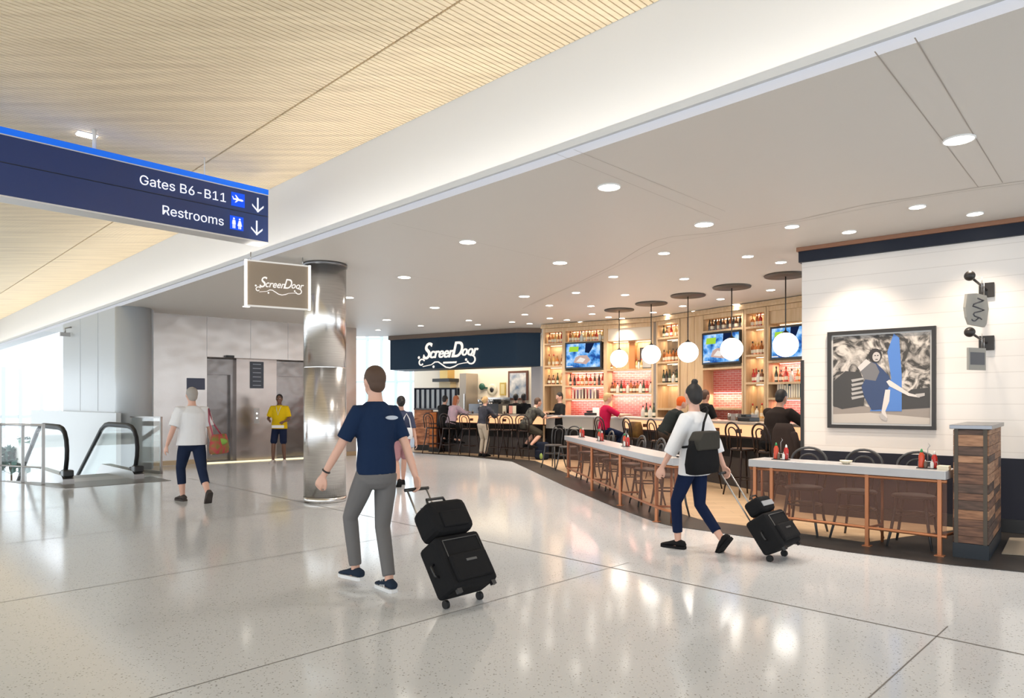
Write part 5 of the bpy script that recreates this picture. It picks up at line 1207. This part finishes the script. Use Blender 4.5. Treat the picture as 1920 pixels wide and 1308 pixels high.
def luggage(loc, rz, tilt, W, Dp, Hh, label, full, cat='suitcase', group=None):
    t = thing('rolling_suitcase', label, cat, loc, rz, group); t.rotation_euler = (-tilt, 0, rz); LB = fabric('luggage_black', (.012, .012, .013))
    b = MB(); b.span((-W/2, -.0, .03), (W/2, Dp, Hh)); obj('case_body', b, LB, t, bevel=.035)
    b = MB(); b.span((-W/2+.04, -.035, .07), (W/2-.04, .03, Hh*.62)); obj('front_pocket', b, LB, t, bevel=.02)
    b = MB(); b.tube([(-W/2+.05, -.004, Hh*.9), (-W/2+.05, -.004, .09), (W/2-.05, -.004, .09), (W/2-.05, -.004, Hh*.9), (-W/2+.05, -.004, Hh*.9)], .004, 6); obj('zipper', b, mat('zip_grey', (.08, .08, .08), .4), t)
    b = MB(); b.span((-.05, -.039, Hh*.45), (.05, -.033, Hh*.49)); obj('logo_plate', b, mat('zip_grey', (.08, .08, .08), .4), t)
    for k in (-1, 1):
        x = k*(W/2-.05); b = MB(); r = .032
        b.loft([[V((x+dx, Dp-.02+r*math.cos(q), .0+r*math.sin(q))) for q in [2*math.pi*i/16 for i in range(16)]] for dx in (-.013, .013)], smooth=False); wo = obj('wheel', b, RUB, t)
        b = MB(); b.tube([(k*W*.22, Dp-.015, Hh-.02), (k*W*.22, Dp-.015, full)], .008, 8); obj('handle_tube', b, SATIN, t)
        b = MB(); b.span((x-.02, .02, -.0), (x+.02, .05, .04)); obj('foot', b, BLK, t)
    b = MB(); b.tube([(-W*.27, Dp-.015, full), (W*.27, Dp-.015, full)], .014, 10); obj('grip', b, BLK, t)
    b = MB(); b.tube([(-.07, Dp*.5, Hh-.005), (-.06, Dp*.5, Hh+.03), (.06, Dp*.5, Hh+.03), (.07, Dp*.5, Hh-.005)], .010, 8); obj('top_handle', b, BLK, t)
    b = MB(); b.tube([(-W/2, Dp*.5, Hh*.4), (-W/2-.03, Dp*.5, Hh*.43), (-W/2-.03, Dp*.5, Hh*.6), (-W/2, Dp*.5, Hh*.63)], .009, 8); obj('side_handle', b, BLK, t)
    return t
Rz = Matrix.Rotation(R45, 3, 'Z')
def loc_at(base, x, y, z=0): return base+Rz@V((x, y, z))
tl = math.radians(36)
lb = loc_at(man_loc, .23, -.98, .165)
luggage(lb, R45, tl, .43, .25, .44, 'black rolling suitcase pulled by the person in navy', .96)
Mt = Matrix.Rotation(R45, 3, 'Z')@Matrix.Rotation(-tl, 3, 'X')
t = thing('duffel_bag', 'black duffel bag riding on the larger rolling suitcase', 'bag', lb+Mt@V((0, .10, .45)), R45); t.rotation_euler = (-tl, 0, R45)
b = MB(); b.span((-.19, -.14, 0), (.19, .115, .27)); obj('bag_body', b, fabric('luggage_black', (.012, .012, .013)), t, bevel=.06)
b = MB(); b.tube([(-.09, -.02, .26), (-.08, -.02, .33), (.08, -.02, .33), (.09, -.02, .26)], .012, 8); obj('carry_handle', b, BLK, t)
b = MB(); b.tube([(-.15, -.0, .272), (.15, -.0, .272)], .006, 6); obj('zipper', b, mat('zip_lilac', (.25, .22, .28), .4), t)
b = MB(); b.span((-.12, -.155, .03), (.12, -.12, .16)); obj('front_pocket', b, fabric('luggage_black', (.012, .012, .013)), t, bevel=.012)
# 2 woman in white top
wl2 = D(1302, 6.95)
t, j = person('person in loose white top and dark jeans with black shoulder bag, hair in a bun', wl2, R45, [(-.30, .20, .88, 1, 0, 0), (.25, -.30, .69, -1, 0, 0, 0, -.4, -.9)], [(-.06, .16, 0), (.07, -.27, .06)], shirt=WT, sleeve=.72, hem=-.12, shirt_extra=.025,
              pants=JN, pleg=.90, shoes=fabric('shoe_black', (.012, .012, .013)), hair=HK, style='bun', head_yaw=-.5, vox=.008, s=.965, pel=.915, build=.92, hips=1.12, flat_feet=(True, False), curl=.7, neckl=.01)
b = MB(); c = j['sp'](.0)
def bagshape(c, w_, h_, d_, rot=0):
    M_ = Matrix.Rotation(rot, 3, 'Z'); b = MB()
    b.loft([[c+M_@V((x*w_*k, y*d_*k2, z*h_)) for x, y in [(math.copysign(abs(math.cos(q))**.5, math.cos(q)), math.copysign(abs(math.sin(q))**.5, math.sin(q))) for q in [2*math.pi*i/20 for i in range(20)]]] for z, k, k2 in ((-.5, .8, .6), (-.46, .95, .9), (-.2, 1, 1), (.2, .94, .8), (.5, .86, .45))]); return b
bt = thing('shoulder_bag', 'large black shoulder bag with olive flap on the back of the woman in white', 'bag', wl2, R45)
bc = V((-.22, -.215, .97)); obj('bag_body', bagshape(bc, .245, .33, .085), fabric('bag_black', (.010, .010, .011)), bt)
b = MB(); b.loft([[V((x, y, z)) for x, y in ((-.42+i_, -.30), (-.02, -.30), (-.02, -.17), (-.42+i_, -.17))] for i_, z in ((0, 1.04), (.0, 1.14), (.08, 1.22))], smooth=False); obj('flap', b, fabric('olive_black', (.045, .042, .036)), bt, bevel=.02)
tube_part('strap', [(-.25, -.22, 1.14), (-.14, -.185, 1.30), (.04, -.13, 1.42), (.13, -.06, 1.45), (.16, .05, 1.40), (.10, .12, 1.25), (-.1, .14, 1.1), (-.19, .02, 1.05), (-.18, -.16, 1.08)], .012, BK, bt, 8)
lb = loc_at(wl2, .20, -.95, .155)
luggage(lb, R45, math.radians(35), .42, .24, .38, 'smaller black rolling suitcase pulled by the woman in white', .93)
Mt = Matrix.Rotation(R45, 3, 'Z')@Matrix.Rotation(-math.radians(35), 3, 'X')
t = thing('handbag', 'small black bag with grey trim on top of the smaller suitcase', 'bag', lb+Mt@V((0, .10, .39)), R45); t.rotation_euler = (-math.radians(35), 0, R45)
b = MB(); b.span((-.13, -.09, 0), (.13, .095, .16)); obj('bag_body', b, fabric('luggage_black', (.012, .012, .013)), t, bevel=.04)
b = MB(); b.span((-.11, -.096, .05), (.11, -.088, .10)); obj('grey_trim', b, mat('trim_grey', (.3, .31, .33), .4), t); b = MB(); b.tube([(-.07, 0, .155), (-.05, 0, .20), (.05, 0, .20), (.07, 0, .155)], .008, 8); obj('carry_handle', b, BLK, t)
# 3 woman in white t-shirt, grey hair
gl = D(360, 10.35)
t, j = person('grey-haired person in white t-shirt and cropped navy trousers walking toward the escalators', gl, R45, [(-.34, .05, .86, 1, 0, 0), (.30, .0, .84, -1, 0, 0)], [(-.08, .16, 0), (.08, -.40, .07)], shirt=WT, sleeve=.42, hem=-.05, shirt_extra=.02,
              pants=fabric('navy_trousers', (.014, .022, .05)), pleg=.80, shoes=fabric('sandal', (.06, .05, .045)), hair=HG, style='short', vox=.011, s=1.0, pel=.905, hips=1.08, flat_feet=(True, False), build=1.05, face=True)
bt = thing('tote_bag', 'red and green woven bag at the side of the grey-haired person', 'bag', gl+Rz@V((.36, -.12, .86)), R45)
obj('bag_body', bagshape(V((0, 0, .0)), .20, .30, .09, .7), fabric('woven', (.45, .06, .08), (.10, .22, .04), 9), bt)
tube_part('strap', [(-.13, -.1, .12), (-.16, -.02, .35), (-.15, .02, .54), (-.09, .05, .35), (.08, .1, .12)], .012, fabric('strap_pink', (.4, .1, .14)), bt)
b = MB(); b.add([], []); b.ball((-.02, -.09, .04), (.11, .02, .05), 12); obj('green_patch', b, fabric('lime', (.22, .40, .08)), bt)
# 4 person in yellow
yl = D(524, 17.0)
t, j = person('person in yellow polo and navy shorts standing before the elevators', yl, math.pi+.1, [(-.17, .26, 1.06, 1, 0, 0), (.20, .24, 1.10, -1, 0, 0)], [(-.13, .02, 0), (.13, .12, 0)], skin=SK2, shirt=fabric('yellow', (.72, .48, .01)), sleeve=.40, hem=-.06, shirt_extra=.015,
              pants=fabric('dark_shorts', (.012, .018, .045)), pleg=.46, shoes=fabric('shoe_pale', (.55, .50, .48)), hair=HK, style='short', vox=.012, s=.97)
b = MB(); b.box((0, .17, .93), (.30, .02, .07)); obj('white_sash', b, WHITE, t)
tube_part('lanyard', [(-.06, .09, 1.44), (-.03, .15, 1.34), (0, .165, 1.22), (.03, .15, 1.34), (.06, .09, 1.44)], .006, WHITE, t, 6)
# 5 passer-by far behind the man in navy
pl = D(752, 12.3)
t, j = person('person in dark top with white shoulder bag, half hidden behind the person in navy', pl, math.radians(20), [(-.25, .15, .85), (.26, -.15, .85)], [(-.08, -.2, .02), (.08, .22, 0)], shirt=fabric('slate', (.06, .07, .12)), sleeve=.5, hem=-.02, pants=fabric('pink_shorts', (.42, .22, .24)), pleg=.42,
              shoes=BK, hair=HK, style='low_bun', vox=.012, s=.93, pel=.915, flat_feet=(False, True))
bt = thing('white_bag', 'white shoulder bag carried by the half hidden passer-by', 'bag', pl+V((.14, -.20, 0)), .3)
obj('bag_body', bagshape(V((0, 0, .95)), .10, .2, .04), WT, bt); tube_part('strap', [(-.07, 0, 1.04), (-.05, .05, 1.22), (.0, .08, 1.3), (.05, .05, 1.2), (.07, 0, 1.04)], .010, WT, bt)
# ---- seated at the bar
def seated(label, p, rz, shirt, pants, hair, style='short', sleeve=.5, skin=SK1, lean=.3, build=1.0, hx=.14, hy=.50, feet=None, pleg=.95, shoes=None, hy2=None, head_pitch=-.1, **k):
    return person(label, V((p.x, p.y, .0095)), rz, [(-hx, hy, 1.215, 0, 0, -1, .3, 1, 0), (hx, hy2 or hy, 1.215, 0, 0, -1, -.3, 1, 0)], feet or [(-.10, .22, .30), (.10, .22, .30)], skin=skin, shirt=shirt, sleeve=sleeve, pants=pants, pleg=pleg, shoes=shoes or BK,
                  hair=hair, style=style, pel=.885, lean=lean, build=build, head_pitch=head_pitch, elbow_pole=(V((-1, -.3, -.6)), V((1, -.3, -.6))), curl=.35, **k)
def lpos(px, dist=.60):
    n = V((-math.sin(rl), math.cos(rl), 0)); return ray_hit(px, C0-n*dist, C1-n*dist)[0]
def rpos(px, dist=.60):
    n = V((-math.sin(rr_), math.cos(rr_), 0)); return ray_hit(px, C3-n*dist, C5-n*dist)[0]
seated('person in pink and grey top with long auburn hair seated at left counter', lpos(845), rl-.2, fabric('pink_grey', (.45, .30, .36), (.30, .25, .29), 5), BK, HR, 'long', sleeve=.9, lean=.28, hips=1.1, build=1.04)
seated('person in black seated left of the auburn-haired person', lpos(829, .35), rl+.1, BK, BK, HK, lean=.2, sleeve=.95)
seated('person in patterned grey-green shirt and shorts leaning on the left counter', lpos(985, .62), rl-.5, fabric('camo', (.10, .10, .085), (.035, .035, .035), 12), fabric('olive_shorts', (.05, .045, .035)), HB, lean=.55, sleeve=.45, build=1.15, pleg=.48, feet=[(-.2, .1, .30), (.25, .05, .30)])
seated('blonde person in crimson top seated at the far end of right counter', rpos(1132), rr_-.1, fabric('crimson', (.42, .01, .055)), JN, HY, 'short', sleeve=.45, lean=.12, build=.98)
seated('person in orange beanie and black coat hunched at the right counter', rpos(1243), rr_-.2, fabric('coat_black', (.02, .025, .025)), fabric('brown_trousers', (.06, .045, .035)), mat('beanie_orange', (.80, .12, .01), .8), 'short', sleeve=.97, lean=.58, build=1.1)
seated('large person in black long-sleeved top seated with back to the concourse', rpos(1449), rr_+.1, fabric('top_black', (.022, .016, .014)), BK, HK, 'short', sleeve=.97, lean=.26, build=1.2, skin=SK3)
# standing customer, staff
n = V((-math.sin(rl), math.cos(rl), 0)); p = lpos(905, .62)
person('person in black jacket and khaki trousers standing at the left counter', V((p.x, p.y, .0095)), rl-.1, [(-.12, .42, 1.2, 0, 0, -1), (.2, .42, 1.2, 0, 0, -1)], [(-.10, .02, 0), (.10, 0, 0)], shirt=fabric('jacket_dark', (.02, .022, .03), (.07, .07, .09), 4), sleeve=.95, hem=.0, pants=fabric('khaki', (.50, .42, .33)), pleg=.97,
       shoes=BK, hair=HY, style='low_bun', lean=.15, vox=.012, s=.95, build=1.05)
def staff(label, px, d, rz, hair, skin=SK1, style='short', **k):
    p = D(px, d, .0095); return person(label, p, rz, k.pop('hands', [(-.15, .32, 1.10, 0, 0, -1), (.15, .32, 1.10, 0, 0, -1)]), [(-.1, 0, 0), (.1, 0, 0)], skin=skin, shirt=BK, sleeve=k.pop('sleeve', .42), pants=BK, pleg=.97, shoes=BK, hair=hair, style=style, **k)
staff('bartender in black t-shirt working behind the grey service counter', 1050, 18.05, 2.0, HK, head_pitch=-.25)
staff('cook in black seen from behind in the kitchen', 967, 21.1, .0, HK)
staff('kitchen worker in dark clothes right of the cook', 982, 20.7, .3, HK, SK2)
staff('bartender with brown hair behind the right counter near the middle television', 1322, 14.35, -1.2, HB, SK3, 'low_bun', face=True)
# bags, jackets, luggage near the stools
p = lpos(1016, .45); bt = thing('backpack', 'dark navy backpack on the floor beside the left counter', 'bag', V((p.x, p.y, .0095)), rl)
b = MB(); b.span((-.17, -.12, 0), (.17, .12, .46)); obj('bag_body', b, fabric('backpack', (.015, .02, .035)), bt, bevel=.06); b = MB(); b.span((-.12, -.17, .05), (.12, -.1, .25)); obj('front_pocket', b, fabric('backpack', (.015, .02, .035)), bt, bevel=.03)
tube_part('strap', [(-.08, .11, .42), (-.12, .18, .3), (-.1, .12, .08)], .015, BK, bt); b = MB(); b.ball((.1, -.17, .1), (.05, .03, .08), 10); obj('green_bottle', b, mat('lime_bottle', (.25, .35, .08), .4), bt)
p = rpos(1492, .72); q = P_ST[1492]
t = thing('draped_jacket', 'dark brown jacket draped over the back of the rightmost counter stool', 'jacket', V((q.x, q.y, .0095)), rr_)
b = MB(); b.loft([[V((x*k*.24, -.215+y*.055, z)) for x, y in [(math.cos(a), math.sin(a)) for a in [2*math.pi*i/16 for i in range(16)]]] for z, k in ((.62, .9), (.75, 1.05), (.95, 1.0), (1.1, .9), (1.19, .6))]); obj('jacket_body', b, fabric('jacket_brown', (.035, .025, .022)), t)
b = MB(); limb(b, [V((.2, -.22, 1.05)), V((.26, -.2, .85)), V((.25, -.2, .62))], [.05, .045, .04]); obj('sleeve', b, fabric('jacket_brown', (.035, .025, .022)), t)
q = P_ST[1192]; p = rpos(1172, .55); bt = thing('brown_handbag', 'brown and mustard bag on the stool right of the person in crimson', 'bag', V((q.x, q.y, .77)), rr_)
obj('bag_body', bagshape(V((0, 0, .17)), .19, .32, .1), fabric('bag_brown', (.07, .035, .02), (.20, .11, .03), 4), bt)
